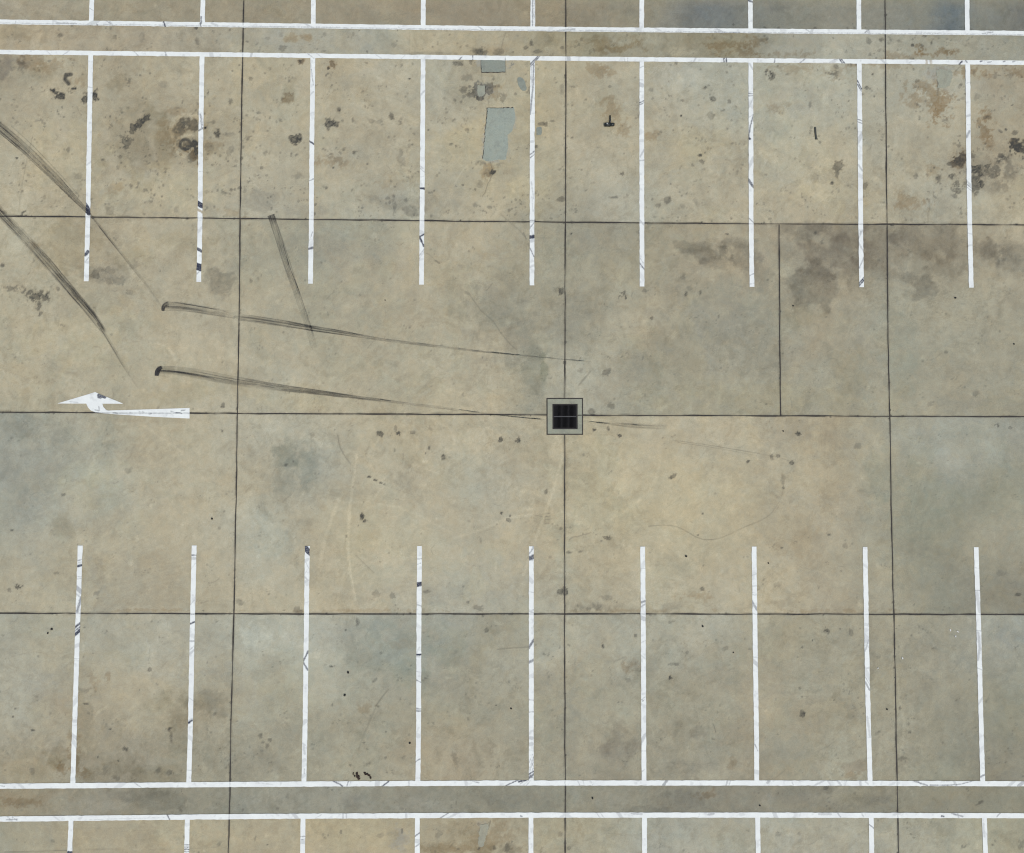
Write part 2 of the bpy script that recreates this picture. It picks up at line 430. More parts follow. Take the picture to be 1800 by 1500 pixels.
# --- broad discolouration
GREY = lambda f: (f * 0.985, f, f * 1.04)
WARM = lambda f: (f * 1.02, f, f * 0.93)
for a in [(5, 115, 30, 24, (0.70, 0.70, 0.80)), (250, 250, 60, 60, WARM(0.90)), (315, 245, 60, 50, WARM(0.93)), (210, 145, 22, 16, WARM(0.88)),
          (300, 330, 80, 40, WARM(1.07)), (120, 280, 60, 60, WARM(1.04)), (85, 130, 25, 18, WARM(0.88)),
          (415, 150, 10, 40, WARM(1.04)), (460, 350, 26, 20, GREY(0.84)), 
          (510, 165, 14, 24, WARM(0.86)), (640, 120, 40, 14, GREY(1.03)), (700, 360, 45, 16, GREY(0.88)), (560, 372, 60, 10, GREY(0.93)),
          (780, 350, 30, 25, GREY(0.90)), (850, 270, 60, 60, WARM(1.04)), (925, 330, 30, 40, WARM(1.05)),
          (1180, 130, 45, 25, GREY(1.03)), (1075, 205, 32, 25, WARM(0.97)), (1230, 250, 50, 30, WARM(1.02)), (1400, 260, 60, 60, WARM(1.05)),
          (1690, 160, 30, 25, GREY(1.03)), (1760, 160, 40, 40, GREY(0.98)), (1480, 345, 60, 25, WARM(1.03)),
          (1225, 432, 34, 10, GREY(0.78)), (1245, 447, 28, 14, GREY(0.76)), (1262, 463, 22, 12, GREY(0.82)), (1305, 425, 26, 10, GREY(0.80)),
          (1315, 450, 24, 22, GREY(0.82)), (1330, 480, 20, 30, GREY(0.86)),
          (1432, 503, 50, 38, (0.74, 0.74, 0.76), 0, 0.55, 0.2), (1440, 480, 50, 22, (0.93, 0.92, .93)), (1415, 412, 42, 16, GREY(0.80)), (1460, 440, 60, 24, (0.86, 0.84, 0.86)), (1500, 475, 30, 22, (0.90, 0.88, 0.88)),
          (1540, 440, 24, 40, (0.90, 0.88, .88)), (1470, 410, 50, 14, (0.9, 0.88, 0.9)), (1375, 440, 20, 20, GREY(0.88)),
          (1640, 430, 55, 30, (0.84, 0.82, 0.82)), (1668, 470, 38, 24, (0.84, 0.83, 0.82)), (1622, 505, 26, 16, GREY(0.76)), (1600, 490, 12, 10, GREY(0.82)),
          (1735, 440, 40, 14, GREY(0.78)), (1785, 440, 40, 18, GREY(0.82)), (1790, 465, 26, 10, GREY(0.86)), (1580, 420, 20, 12, GREY(0.9)),
          (390, 497, 24, 19, GREY(0.74)), (400, 470, 20, 14, GREY(0.93)), (185, 480, 40, 16, GREY(0.86)), (110, 430, 50, 40, WARM(0.90)),
          (230, 450, 50, 20, WARM(0.92)), (330, 430, 50, 20, WARM(0.93)), (580, 440, 50, 30, GREY(0.93)), (140, 600, 80, 40, WARM(1.03)),
          (330, 690, 60, 16, WARM(0.93)), (520, 700, 60, 22, WARM(1.04)), (610, 440, 90, 60, GREY(0.96)), (870, 560, 40, 60, GREY(0.90)),
          (905, 600, 40, 40, GREY(0.91)), (1010, 560, 40, 40, GREY(0.93)), (940, 655, 20, 34, (0.84, 0.89, 0.92)), (955, 648, 6, 18, (0.84, .88, .8)),
          (1065, 430, 60, 30, GREY(0.94)), (1250, 560, 60, 40, GREY(0.94)), (1400, 560, 40, 20, WARM(0.95)), (1320, 600, 90, 60, GREY(0.96)),
          (1590, 640, 22, 60, (0.93, 1.0, 1.04)), (1530, 610, 26, 80, GREY(1.02)), (1680, 710, 40, 16, GREY(0.92)),
          (1320, 700, 160, 26, WARM(1.03)), (1180, 600, 60, 60, GREY(0.97)),
          (60, 755, 90, 22, (0.93, 0.96, 0.98)), (30, 840, 30, 22, (0.93, 0.95, 0.97)), (25, 905, 40, 26, (0.92, 0.95, 0.98)), (185, 780, 18, 44, (0.90, 0.94, 0.97)),
          (195, 880, 30, 40, (0.94, 0.98, 1.0)), (150, 850, 34, 40, WARM(1.03)), (110, 930, 16, 20, WARM(0.90)), (170, 1000, 16, 30, GREY(0.92)),
          (510, 800, 26, 26, (0.80, 0.86, 0.88)), (535, 815, 18, 34, (0.82, 0.88, 0.90)), (500, 830, 24, 40, (0.88, 0.92, 0.94)), (480, 930, 26, 50, (0.93, 1.0, 1.06)),
          (810, 830, 40, 50, (0.97, 1.02, 1.06)), (640, 1045, 60, 14, GREY(0.97)), (760, 1045, 40, 16, GREY(0.90)), (880, 1020, 50, 40, GREY(0.96)),
          (990, 1000, 22, 70, (0.95, 1.0, 1.03)), (985, 940, 14, 20, GREY(0.92)), (1045, 1066, 34, 10, GREY(0.84)), (1180, 1068, 24, 8, GREY(0.88)), (1320, 1065, 20, 10, GREY(0.86)),
          (1540, 830, 24, 40, (0.88, 0.94, 0.97)), (1400, 762, 30, 24, GREY(0.90)), (1480, 770, 40, 16, GREY(0.93)), (1620, 880, 40, 60, (0.92, 0.97, 0.98)),
          (1360, 1060, 26, 10, GREY(0.86)), (1660, 1010, 60, 50, GREY(0.97)), 
          (450, 1120, 40, 22, (1.02, 1.06, 1.10)), (560, 1110, 50, 30, GREY(0.97)), (640, 1095, 40, 12, (0.88, .92, .95)), (690, 1150, 70, 40, (0.92, 0.97, 0.97)), (720, 1190, 40, 30, (0.93, 0.97, 0.97)),
          (790, 1140, 30, 40, (0.93, .97, .97)), (770, 1195, 30, 14, GREY(0.92)), (60, 1100, 50, 20, (0.95, 1.0, 1.03)), (110, 1220, 60, 40, GREY(0.95)), (260, 1160, 40, 30, GREY(1.02)),
          (365, 1235, 30, 24, (0.84, 0.84, 0.82)), (290, 1240, 40, 16, (0.90, .90, .86)), (310, 1270, 20, 50, (0.92, 0.91, 0.87)), (150, 1290, 16, 60, WARM(0.90)), (100, 1335, 20, 26, (0.86, 0.82, 0.74)),
          (200, 1350, 60, 20, WARM(0.90)), (60, 1345, 40, 20, WARM(0.97)), (270, 1360, 50, 16, WARM(0.90)), (440, 1345, 40, 26, GREY(0.93)),
          (1095, 1312, 30, 26, (0.84, 0.82, 0.86)), (1110, 1170, 14, 10, (.94, .88, .84)), (1225, 1288, 16, 12, (0.86, 0.85, 0.87)), (1190, 1350, 50, 16, GREY(0.90)), (1005, 1300, 14, 60, GREY(0.95)), (1250, 1340, 50, 30, GREY(0.93)), (950, 1190, 20, 26, GREY(0.92)),
          (1775, 1115, 26, 24, (0.94, 0.98, 1.05)), (1640, 1150, 40, 40, GREY(0.95)), (1700, 1300, 60, 60, GREY(0.94)), (1530, 1140, 10, 70, GREY(0.93)), (1390, 1320, 40, 24, GREY(1.0)), (1500, 1350, 20, 10, (.95, .85, .8)),
          (290, 1410, 46, 14, (0.84, 0.85, 0.85)), (235, 1396, 40, 8, GREY(0.86)), (40, 1405, 50, 14, (1.03, 0.96, 0.88)), (180, 1420, 40, 10, GREY(1.05)), (430, 1420, 30, 14, GREY(1.05)), (480, 1402, 40, 12, GREY(1.05)),
          (620, 1405, 30, 14, GREY(0.90)), (740, 1415, 40, 12, GREY(1.05)), (920, 1405, 40, 14, GREY(0.93)), (1130, 1424, 30, 6, GREY(0.82)), (1215, 1405, 24, 12, GREY(0.88)), (1245, 1398, 14, 8, (1.1, 1.0, 0.92)), (1050, 1405, 40, 14, GREY(1.04)),
          (1400, 1400, 40, 10, GREY(0.92)), (1455, 1388, 14, 8, GREY(0.84)), (1350, 1405, 12, 10, GREY(1.1)), (1540, 1405, 20, 8, GREY(0.86)), (1500, 1400, 30, 12, WARM(1.06)), (700, 1475, 14, 16, GREY(0.86)), (840, 1470, 40, 30, (0.96, .93, .87)), (800, 1490, 60, 10, (.92, .88, .80)), (600, 1460, 80, 30, WARM(1.02)), (890, 1492, 20, 10, GREY(0.8)),
          (1462, 450, 66, 40, (.93, .92, .93), 0, .6), (1548, 455, 52, 34, (.94, .93, .94), 0, .6), (1690, 448, 60, 26, (.95, .94, .94), 0, .6), (1728, 302, 46, 30, (.87, .86, .88)), (1260, 20, 34, 16, (0.90, 0.95, 1.02)), (1650, 15, 24, 22, (0.86, 0.93, 1.02)), (1380, 5, 30, 12, GREY(0.86)), (1760, 15, 14, 10, (1.04, 1, .9)),
          (480, 70, 30, 14, GREY(1.0)), (510, 68, 12, 8, (1.06, 0.98, 0.82)), (545, 65, 10, 8, (1.06, 0.96, 0.80)), (1100, 85, 40, 10, (0.98, 0.91, 0.78)), (1080, 65, 40, 10, (.95, .92, .85)), (1150, 70, 16, 8, GREY(1.06)), (1195, 92, 40, 6, GREY(1.08)),
          (1285, 78, 40, 12, (0.98, 0.90, 0.78)), (1380, 75, 30, 10, WARM(0.96)), (30, 58, 40, 10, WARM(0.9)), (1690, 70, 12, 6, GREY(.95)), (960, 70, 18, 16, WARM(0.9))]:
    stain(*a)
# tan rectangle relaid between the two upper lines
s = box(715, 50, 842, 100)
f = (smooth(719, 721, U[s]) * smooth(839, 837, U[s]) * smooth(56, 58, V[s]) * smooth(97, 95, V[s]))[..., None]
soft[s] *= 1 + (np.array((1.06, 1.04, 0.99)) - 1) * f
stroke(DARK, [(720, 57), (720, 95)], 1.2, 0.2); stroke(DARK, [(837, 55), (836, 92)], 1.0, 0.25)
stain(775, 94, 45, 3, GREY(0.82)); stain(840, 91, 10, 6, GREY(0.7))

# --- crisp stains: oil, gum, chips
for a in [(130, 157, 9, 8, .92), (94, 159, 6, 4, .9), (103, 169, 9, 6.5, .86), (98, 164, 5, 4, .8), (151, 172, 7, 10, .72), (167, 166, 8, 11, .9), (174, 175, 1.6, 1.6, .9),
          (225, 143, 7, 5, .38), (258, 208, 6, 5, .8), (250, 213, 7, 5, .8), (262, 204, 2, 4, .5), (233, 224, 6, 5, .75), (244, 223, 5, 4, .75), (231, 231, 6, 5, .6),
          (222, 251, 11, 10, .55), (211, 275, 4, 3, .4), (118, 263, 6, 6, .34), (30, 278, 3, 2), (322, 218, 15, 12, .52), (317, 225, 9, 9, .5), (340, 221, 9, 10, .55), (331, 210, 8, 5, .35),
          (341, 254, 7, 12, 1.0), (330, 262, 9, 4, .95), (342, 250, 4, 7, 1.0), (326, 254, 9, 8, .42), (332, 258, 7, 6, .7), (330, 261, 8, 3, .75), (337, 276, 9, 14, .42), (318, 255, 4, 8, .5), (367, 258, 6, 6, .3), (382, 236, 6, 6.5, .7), (400, 236, 10, 4, .28), (406, 264, 6, 10, .3), (361, 225, 2, 2, .95),
          (405, 179, 3, 6, .4), (441, 138, 3, 3, .4), (106, 61, 4, 4, .42), (347, 76, 5, 7, .36), (345, 50, 3, 2, .7), (250, 65, 5, 10, .22), (86, 107, 5, 3, .35), (36, 119, 6, 10, .28),
          (180, 115, 4, 4, .3), (285, 148, 8, 5, .2), (46, 319, 3, 3, .5), (34, 325, 2, 3, .5), (137, 310, 5, 6, .2), (192, 370, 6, 6, .25), (309, 370, 5, 5, .2), (375, 215, 3, 3, .4),
          (22, 507, 16, 5, .44), (52, 513, 13, 6, .52), (66, 522, 13, 8, .62), (83, 522, 7, 7, .62), (69, 537, 4, 11, .5), (71, 551, 6, 5, .4), (5, 467, 3, 3, .6), (102, 507, 3, 5, .4),
          (168, 484, 8, 6, .42), (186, 475, 14, 7, .26), (200, 492, 14, 7, .25), (228, 514, 5, 4, .25), (238, 462, 10, 12, .22), (393, 714, 5, 4, .6), (441, 493, 3, 4, .35),
          (528, 107, 5, 4, .52), (577, 121, 4, 3, .6), (584, 112, 4, 5, .35), (519, 243, 9, 7.5, .8), (577, 212, 4, 4.5, .6), (582, 219, 9, 6, .75), (590, 221, 4, 3, .5), (577, 227, 3, 3, .5), (597, 194, 3, 5, .5),
          (688, 206, 4, 5, .55), (686, 200, 1.5, 4, .5), (622, 268, 6, 4, .52), (652, 213, 5, 3, .25), (670, 213, 5, 4, .26), (594, 283, 12, 6, .18), (706, 284, 6, 8, .24), (706, 268, 3, 5, .3),
          (508, 168, 8, 10, .18), (506, 123, 3, 3, .3), (442, 138, 3, 3, .4), (586, 295, 2, 2, .6), (720, 138, 3, 2, .6), (809, 111, 8, 5, .6), (828, 108, 5, 8, .42), (526, 310, 8, 8, .24), (693, 365, 4, 12, .3), (720, 370, 14, 8, .24), (836, 361, 5, 4, .3),
          (822, 137, 10, 7, .30), (815, 158, 5, 5, .42), (832, 163, 9, 6, .5), (843, 156, 13, 11, .5), (843, 172, 7, 4, .7), (860, 152, 8, 5, .42), (861, 162, 4, 7, .5), (884, 170, 5, 8, .3), (842, 91, 9, 6, .5), (877, 92, 8, 5, .36), (899, 112, 6, 6, .36),
          (867, 303, 4, 5, .8), (857, 305, 6, 6, .3), (876, 290, 6, 3, .3), (844, 323, 4, 6, .25), (848, 285, 9, 6, .3), (494, 63, 5, 5, .2), (497, 84, 7, 5, .38), (472, 67, 6, 5, .25), (570, 60, 3, 3, .3), (693, 80, 4, 4, .2),
          (934, 77, 3, 7, .45), (924, 84, 5, 3, .48), (943, 91, 6, 3, .42), (902, 92, 2, 2, .6), (965, 65, 6, 10, .18), (955, 218, 9, 3, .5), (970, 213, 4, 2, .4), (942, 258, 3, 3, .5), (986, 350, 5, 4, .42), (1005, 390, 2, 3, .5), (988, 160, 4, 10, .22),
          (1198, 204, 3.2, 3.2, .72), (1253, 174, 4, 3.5, .6), (1283, 178, 3, 3.5, .45), (1240, 153, 5, 3, .5), (1246, 150, 3, 2, .4), (1230, 273, 4, 3, .6), (1233, 284, 6, 4, .42), (1218, 290, 3, 3, .4), (1251, 204, 6, 5, .32), (1093, 305, 6, 3, .5), (1175, 352, 6, 5, .48), (1158, 361, 4, 3, .4), (1085, 347, 9, 2, .4), (1223, 355, 4, 6, .25), (1145, 158, 5, 3, .3), (1200, 362, 4, 4, .25),
          (1346, 127, 3, 6, .52), (1358, 133, 7, 7, .6), (1464, 130, 6, 6, .42), (1470, 117, 4, 4, .4), (1533, 130, 4, 4, .55), (1523, 154, 3, 3, .55), (1537, 169, 2, 2, .6), (1424, 186, 3, 7, .4), (1470, 196, 3, 5, .3), (1474, 294, 7, 9, .52), (1471, 303, 3, 7, .45), (1463, 322, 3, 3.4, .6), (1522, 326, 5, 5, .46), (1611, 309, 4, 4, .4), (1431, 313, 8, 8, .16),
          (1690, 281, 12, 8, .66), (1676, 289, 8, 3, .5), (1716, 295, 11, 4.5, .74), (1722, 306, 6, 6, .72), (1714, 314, 9, 11, .56), (1724, 322, 4, 7, .72), (1684, 329, 8, 14, .52), (1679, 345, 4, 5, .4), (1675, 309, 7, 6, .52), (1650, 312, 5, 6, .56), (1668, 288, 3, 3, .5), (1735, 293, 5, 4, .56), (1753, 299, 8, 8, .5), (1750, 309, 11, 3.5, .55), (1760, 276, 9, 9, .58), (1789, 259, 13, 10, .9), (1800, 262, 8, 14, .7), (1715, 300, 14, 8, .7), (1708, 326, 12, 12, .5), (1742, 302, 12, 6, .4), (1770, 300, 10, 14, .25), (1705, 275, 8, 6, .4), (1786, 247, 7, 5, .62), (1776, 266, 3, 3, .6), (1784, 234, 5, 3.4, .52), (1726, 302, 16, 12, .25), (1758, 328, 14, 8, .22), (1643, 346, 4, 3, .4),
          (1735, 206, 5, 3, .5), (1717, 172, 5, 6, .26), (1768, 228, 2, 2, .7), (1750, 135, 3, 5, .3), (1776, 133, 6, 5, .22), (1660, 212, 6, 4, .3), (1678, 252, 3, 2, .35), (1728, 262, 3, 4, .45), (1528, 74, 5, 6, .38), (1548, 70, 6, 5, .46), (1621, 80, 3, 3, .4), (1625, 63, 4, 3, .5), (1637, 77, 2, 5, .5), (1604, 80, 2.4, 2.4, .8), (1605, 104, 4, 2, .5), (1546, 90, 4, 4, .26), (1720, 112, 2, 2, .6), (1737, 111, 3, 2, .5),
          (1095, 520, 7, 5, .58), (1100, 524, 3, 4, .7), (1134, 512, 5, 3, .34), (1201, 486, 4, 6, .3), (1205, 518, 3, 5, .55), (1212, 507, 4, 3, .3), (1231, 516, 2, 6, .6), (986, 513, 3.5, 5, .7), (979, 510, 6, 5, .25), (1004, 411, 2.2, 2.2, .7), (1278, 412, 3, 2, .55), (1146, 559, 2, 2.5, .6), (1065, 655, 6, 5, .4), (1043, 724, 7, 5, .42), (1074, 714, 6, 5, .32), (1080, 702, 4, 4, .26), (1044, 756, 4, 3, .65), (1070, 754, 3, 4, .56), (1088, 766, 4, 3, .66), (1020, 652, 5, 4, .25),
          (1433, 410, 3, 3, .5), (1444, 426, 5, 5, .35), (1663, 620, 3, 3, .4), (1621, 592, 3, 1, .4), (1453, 557, 3, 1.4, .4), (1715, 694, 4, 5, .22), (1635, 712, 4, 5, .2),
          (669, 763, 5.5, 4.5, .66), (701, 763, 5, 5, .6), (695, 755, 1.6, 6, .4), (725, 761, 4, 3, .4), (756, 753, 4, 4, .2), (754, 788, 3, 4, .55), (780, 803, 2.6, 5, .6), (748, 797, 2, 2, .6), (880, 773, 3, 4, .66), (694, 790, 2, 5, .3), (637, 910, 3, 6, .72), (640, 918, 4, 5, .72), (630, 924, 2, 2, .5), (882, 902, 4, 4, .62), (893, 914, 4, 3, .45), (897, 907, 2, 2, .6), (960, 865, 3, 5, .46), (911, 775, 5, 4, .6), (503, 817, 3, 3, .55), (516, 811, 2, 2, .45), (845, 951, 2, 7, .22), (549, 766, 3, 4, .2),
          (32, 1031, 7, 6, .68), (40, 1030, 3, 3, .5), (17, 1036, 4, 4, .4), (98, 1008, 7, 3, .32), (112, 870, 4, 2, .5), (22, 932, 3, 2, .5), (152, 951, 5, 3, .3), (225, 828, 6, 4, .25), (391, 758, 2, 3, .5), (386, 929, 3, 3, .3), (170, 1043, 5, 3, .3), (358, 1074, 3, 2, .5), (422, 1058, 5, 5, .35), (524, 1074, 8, 6, .4), (500, 1073, 8, 2, .4), (690, 1048, 5, 6, .3), (660, 1044, 10, 6, .24), (750, 1040, 6, 4, .35), (840, 1068, 8, 4, .3), (823, 1058, 3, 3, .4), (627, 1093, 4, 5, .4), (608, 1108, 2, 2, .5), (855, 1109, 4, 4, .4),
          (1315, 811, 4.5, 4, .66), (1182, 838, 6, 2.4, .55, -32), (1065, 946, 6, 3.4, .5), (1058, 951, 3, 2, .5), (984, 1041, 5, 6, .62), (994, 1042, 5, 7, .70), (1001, 971, 5, 3, .4), (1020, 970, 4, 2, .4), (967, 980, 4, 3, .3), (985, 930, 3, 3, .4), (1050, 1067, 18, 6, .34), (1070, 1052, 12, 6, .25), (1040, 1070, 10, 3, .36), (1234, 1035, 3.5, 3, .5), (1227, 941, 2, 2, .5), (1235, 904, 2, 2, .5), (1178, 1095, 3, 3, .3), (1117, 1117, 2, 3, .5), (1060, 1135, 3.6, 4, .62), (1105, 1195, 5, 3, .3), (1186, 1168, 8, 3, .4), (1178, 1192, 3, 3.4, .7), (1275, 1140, 4, 4, .3),
          (1403, 762, 5, 3.4, .66), (1506, 786, 5, 4, .3), (1356, 803, 3, 4, .45), (1368, 802, 4, 2, .5), (1391, 814, 5, 3, .66), (1376, 845, 3, 14, .26), (1377, 858, 2.4, 3, .55), (1753, 747, 4.4, 4, .6), (1776, 752, 3, 3, .42), (1457, 940, 4, 3, .46), (1485, 961, 5, 4, .26), (1375, 963, 2, 2, .5), (1342, 1020, 3, 3, .4), (1790, 1045, 4, 2, .56), (1760, 1008, 8, 5, .2), (1366, 1030, 6, 5, .2),
          (1453, 1109, 5, 4, .56), (1477, 1106, 2, 2, .5), (1495, 1112, 4, 4, .40), (1406, 1104, 3, 4, .3), (1428, 1126, 2, 3, .7), (1410, 1138, 2, 2, .6), (1411, 1255, 4, 4, .66), (1406, 1210, 2, 2, .5), (1410, 1225, 1.6, 1.6, .7), (1543, 1155, 5, 4, .25), (1600, 1288, 4, 3, .46), (1585, 1335, 6, 5, .36), (1582, 1245, 1.6, 2.6, .5), (1540, 1290, 4, 3, .2), (1453, 1386, 4, 4, .5), (1722, 1412, 3, 5, .5, 40), (1795, 1485, 5, 8, .3), (1656, 1435, 2, 2, .7), (1367, 1467, 4, 3, .3), (1421, 1404, 2, 2, .5),
          (221, 1317, 5, 5, .6), (298, 1282, 5, 4, .66), (301, 1295, 2.2, 11, .5), (194, 1282, 3, 2.4, .66), (57, 1284, 3, 2, .66), (27, 1246, 2, 1.6, .6), (23, 1260, 1.6, 2, .6), (151, 1237, 4, 1.4, .6), (172, 1331, 1.6, 1.6, .7), (208, 1338, 1.6, 1.6, .6), (152, 1213, 7, 5, .26), (276, 1355, 6, 5, .36), (300, 1358, 5, 4, .38), (185, 1354, 7, 7, .26), (205, 1368, 10, 4, .3), (58, 1356, 4, 5, .3), (263, 1178, 3, 3, .5), (458, 1293, 3.4, 4, .5), (475, 1301, 4, 3.2, .5), (470, 1311, 3, 4, .4), (462, 1305, 2, 2, .4), (378, 1254, 3, 3, .4),
          (583, 1171, 4, 2.6, .6), (584, 1239, 1.4, 2.4, .6), (572, 1169, 3, 3, .25), (670, 1148, 2, 2, .4), (678, 1287, 1.6, 1.6, .7), (640, 1306, 3, 2, .4), (660, 1195, 5, 2, .4, -45), (664, 1242, 3, 2, .5), (678, 1333, 3, 3, .35), (872, 1240, 1.4, 1.6, .8), (650, 1342, 2, 2, .4), (798, 1330, 5, 14, .22, -20), (842, 1340, 8, 8, .2), (505, 1401, 6, 5, .26), (487, 1422, 3, 3, .3),
          (599, 1462, 2, 3, .5), (568, 1467, 2, 3, .3), (470, 1485, 1.6, 1.6, .6), (707, 1460, 2, 6, .4), (775, 1466, 3, 4, .3), (770, 1466, 6, 5, .26), (805, 1492, 4, 3, .4), (842, 1491, 3, 3, .5), (870, 1491, 4, 4, .42), (890, 1490, 6, 8, .4), (667, 1469, 4, 3, .25), (984, 1465, 4, 4, .3), (900, 1480, 2, 2, .5), (1000, 1492, 4, 3, .3), (385, 1485, 3, 4, .3)]:
    if len(a) == 6: blob(DARK, a[0], a[1], a[2], a[3], a[4], a[5])
    elif len(a) == 5: blob(DARK, a[0], a[1], a[2], a[3], a[4])
    else: blob(DARK, *a)
th = [k * math.pi / 10 for k in range(21)]
stroke(DARK, [(326 + 9.5 * math.cos(t), 254.5 + 8.5 * math.sin(t)) for t in th], 5.5, 0.85, 0.9)
stroke(DARK, [(125, 131), (116, 132), (114, 140), (121, 148)], 7, 0.85)
stroke(DARK, [(38, 380), (39, 374), (45, 371)], 3, 0.75)
# cracks and thin rubber lines
for pts, w, amp in [([(862, 285), (866, 300), (863, 313), (857, 324), (853, 338), (848, 345)], 1.4, .62), ([(863, 305), (862, 318)], 1.4, .5), ([(875, 292), (880, 287), (891, 288)], 1.4, .4),
                    ([(889, 57), (884, 72), (880, 92)], 1.3, .45), ([(847, 128), (848, 145)], 1.3, .5), ([(858, 175), (860, 190)], 1.3, .45),
                    ([(855, 191), (900, 191)], 1.8, .6), ([(856, 191), (854, 225), (853, 240)], 1.6, .5), ([(845, 108), (846, 127), (888, 127)], 1.5, .6), ([(888, 104), (888, 127)], 1.6, .6), ([(839, 150), (853, 151), (853, 166)], 1.5, .55),
                    ([(1633, 350), (1634, 365), (1631, 380), (1632, 393)], 1.3, .45), ([(1649, 138), (1648, 154), (1648, 168)], 1.6, .6), ([(1682, 265), (1683, 278)], 1.4, .5), ([(1716, 310), (1723, 318), (1724, 328)], 2.2, .7),
                    ([(57, 240), (48, 280), (40, 318), (36, 342), (33, 372)], 1.3, .42), ([(62, 213), (76, 211)], 2, .4),
                    ([(880, 376), (897, 392), (910, 402), (926, 421)], 1.4, .5), ([(938, 417), (985, 420)], 1, .3), ([(920, 410), (925, 421)], 2.4, .5),
                    ([(752, 446), (766, 459)], 1.4, .4), ([(766, 459), (772, 463)], 3, .5), ([(819, 514), (824, 517)], 5, .3), ([(824, 517), (845, 546), (867, 565), (880, 585), (896, 604), (908, 615)], 1.6, .42), ([(856, 510), (866, 498)], 1.6, .35),
                    ([(669, 406), (675, 393)], 1.2, .4), ([(681, 405), (686, 399)], 1.2, .35), ([(594, 766), (597, 785), (604, 799), (616, 815)], 2.2, .38), ([(625, 976), (640, 991), (657, 1008)], 1.5, .45), ([(674, 851), (700, 861), (725, 869)], 1.2, .35),
                    ([(1018, 677), (1038, 653)], 3, .32), ([(1000, 950), (1006, 945), (1022, 942)], 1.6, .5), ([(1015, 944), (1038, 937)], 1.8, .35), ([(1176, 842), (1190, 833)], 1.6, .4), ([(1222, 817), (1240, 793)], 1.2, .3), ([(1352, 800), (1375, 806), (1392, 813)], 1.4, .35),
                    ([(1375, 825), (1377, 850), (1374, 875)], 1.4, .25), ([(8, 1498.5), (60, 1497), (120, 1495)], 1.4, .6), ([(140, 1494), (240, 1491)], 1.2, .4), ([(260, 1494), (340, 1492), (400, 1488)], 1, .3), ([(1253, 1272), (1256, 1278), (1258, 1287)], 1.6, .6), ([(1252, 1299), (1256, 1300)], 2.4, .5),
                    ([(938, 905), (952, 908)], 1.6, .35), ([(959, 902), (966, 903)], 1.6, .5), ([(959, 908), (966, 908)], 1.6, .5), ([(958, 914), (966, 914)], 1.6, .5), ([(958, 920), (965, 920)], 1.6, .5), ([(959, 902), (958, 921)], 1.2, .4), ([(966, 902), (966, 921)], 1.2, .4),
                    ([(874, 1142), (900, 1139), (932, 1137)], 2.4, .3), ([(660, 1242), (672, 1225), (683, 1212)], 2.4, .35), ([(630, 1320), (640, 1290), (660, 1245)], 3, .18), ([(862, 1444), (858, 1458)], 1.8, .6), ([(857, 1458), (853, 1485)], 1.4, .3), ([(790, 1490), (797, 1482)], 1.6, .4),
                    ([(1437, 1322), (1455, 1312), (1470, 1302)], 1.6, .18), ([(1363, 1368), (1380, 1354)], 2, .22), ([(1715, 1416), (1727, 1410)], 2, .5), ([(1080, 1163), (1100, 1155)], 3, .2), ([(1090, 1170), (1101, 1157)], 1.3, .3), ([(1175, 1167), (1180, 1170), (1186, 1166), (1191, 1166)], 1.6, .45),
                    ([(1423, 178), (1426, 180), (1422, 192)], 1.4, .35), ([(1420, 222), (1436, 226)], 1, 0.0), ([(1067, 170), (1090, 176)], 1.2, .3), ([(1255, 398), (1258, 391)], 1, .3), ([(1180, 402), (1184, 393)], 1.2, .3), ([(834, 715), (842, 727)], 1.2, .4), ([(829, 716), (838, 727)], 1.2, .4), ([(1680, 125), (1690, 116)], 2, .3),
                    ([(112, 755), (130, 770), (138, 782)], 1.5, .25), ([(308, 555), (320, 580)], 1.2, .2), ([(340, 620), (352, 645), (372, 680)], 1.0, .15), ([(1380, 330), (1365, 334)], 1.2, .25), ([(766, 1405), (762, 1413)], 1.6, .3), ([(1043, 1373), (1056, 1374)], 1, .2)]:
    if amp: stroke(DARK, pts, w, amp, 0.35)
for a in [(649, 838.6, 4, 1.9, 1, 5), (660, 844.2, 4, 1.8, 1, 12), (669.5, 849, 3.4, 1.4, .85, 8), (676, 852, 3, 1.2, .6, 15)]: blob(DARK, *a, rough=.15, sharp=.5)
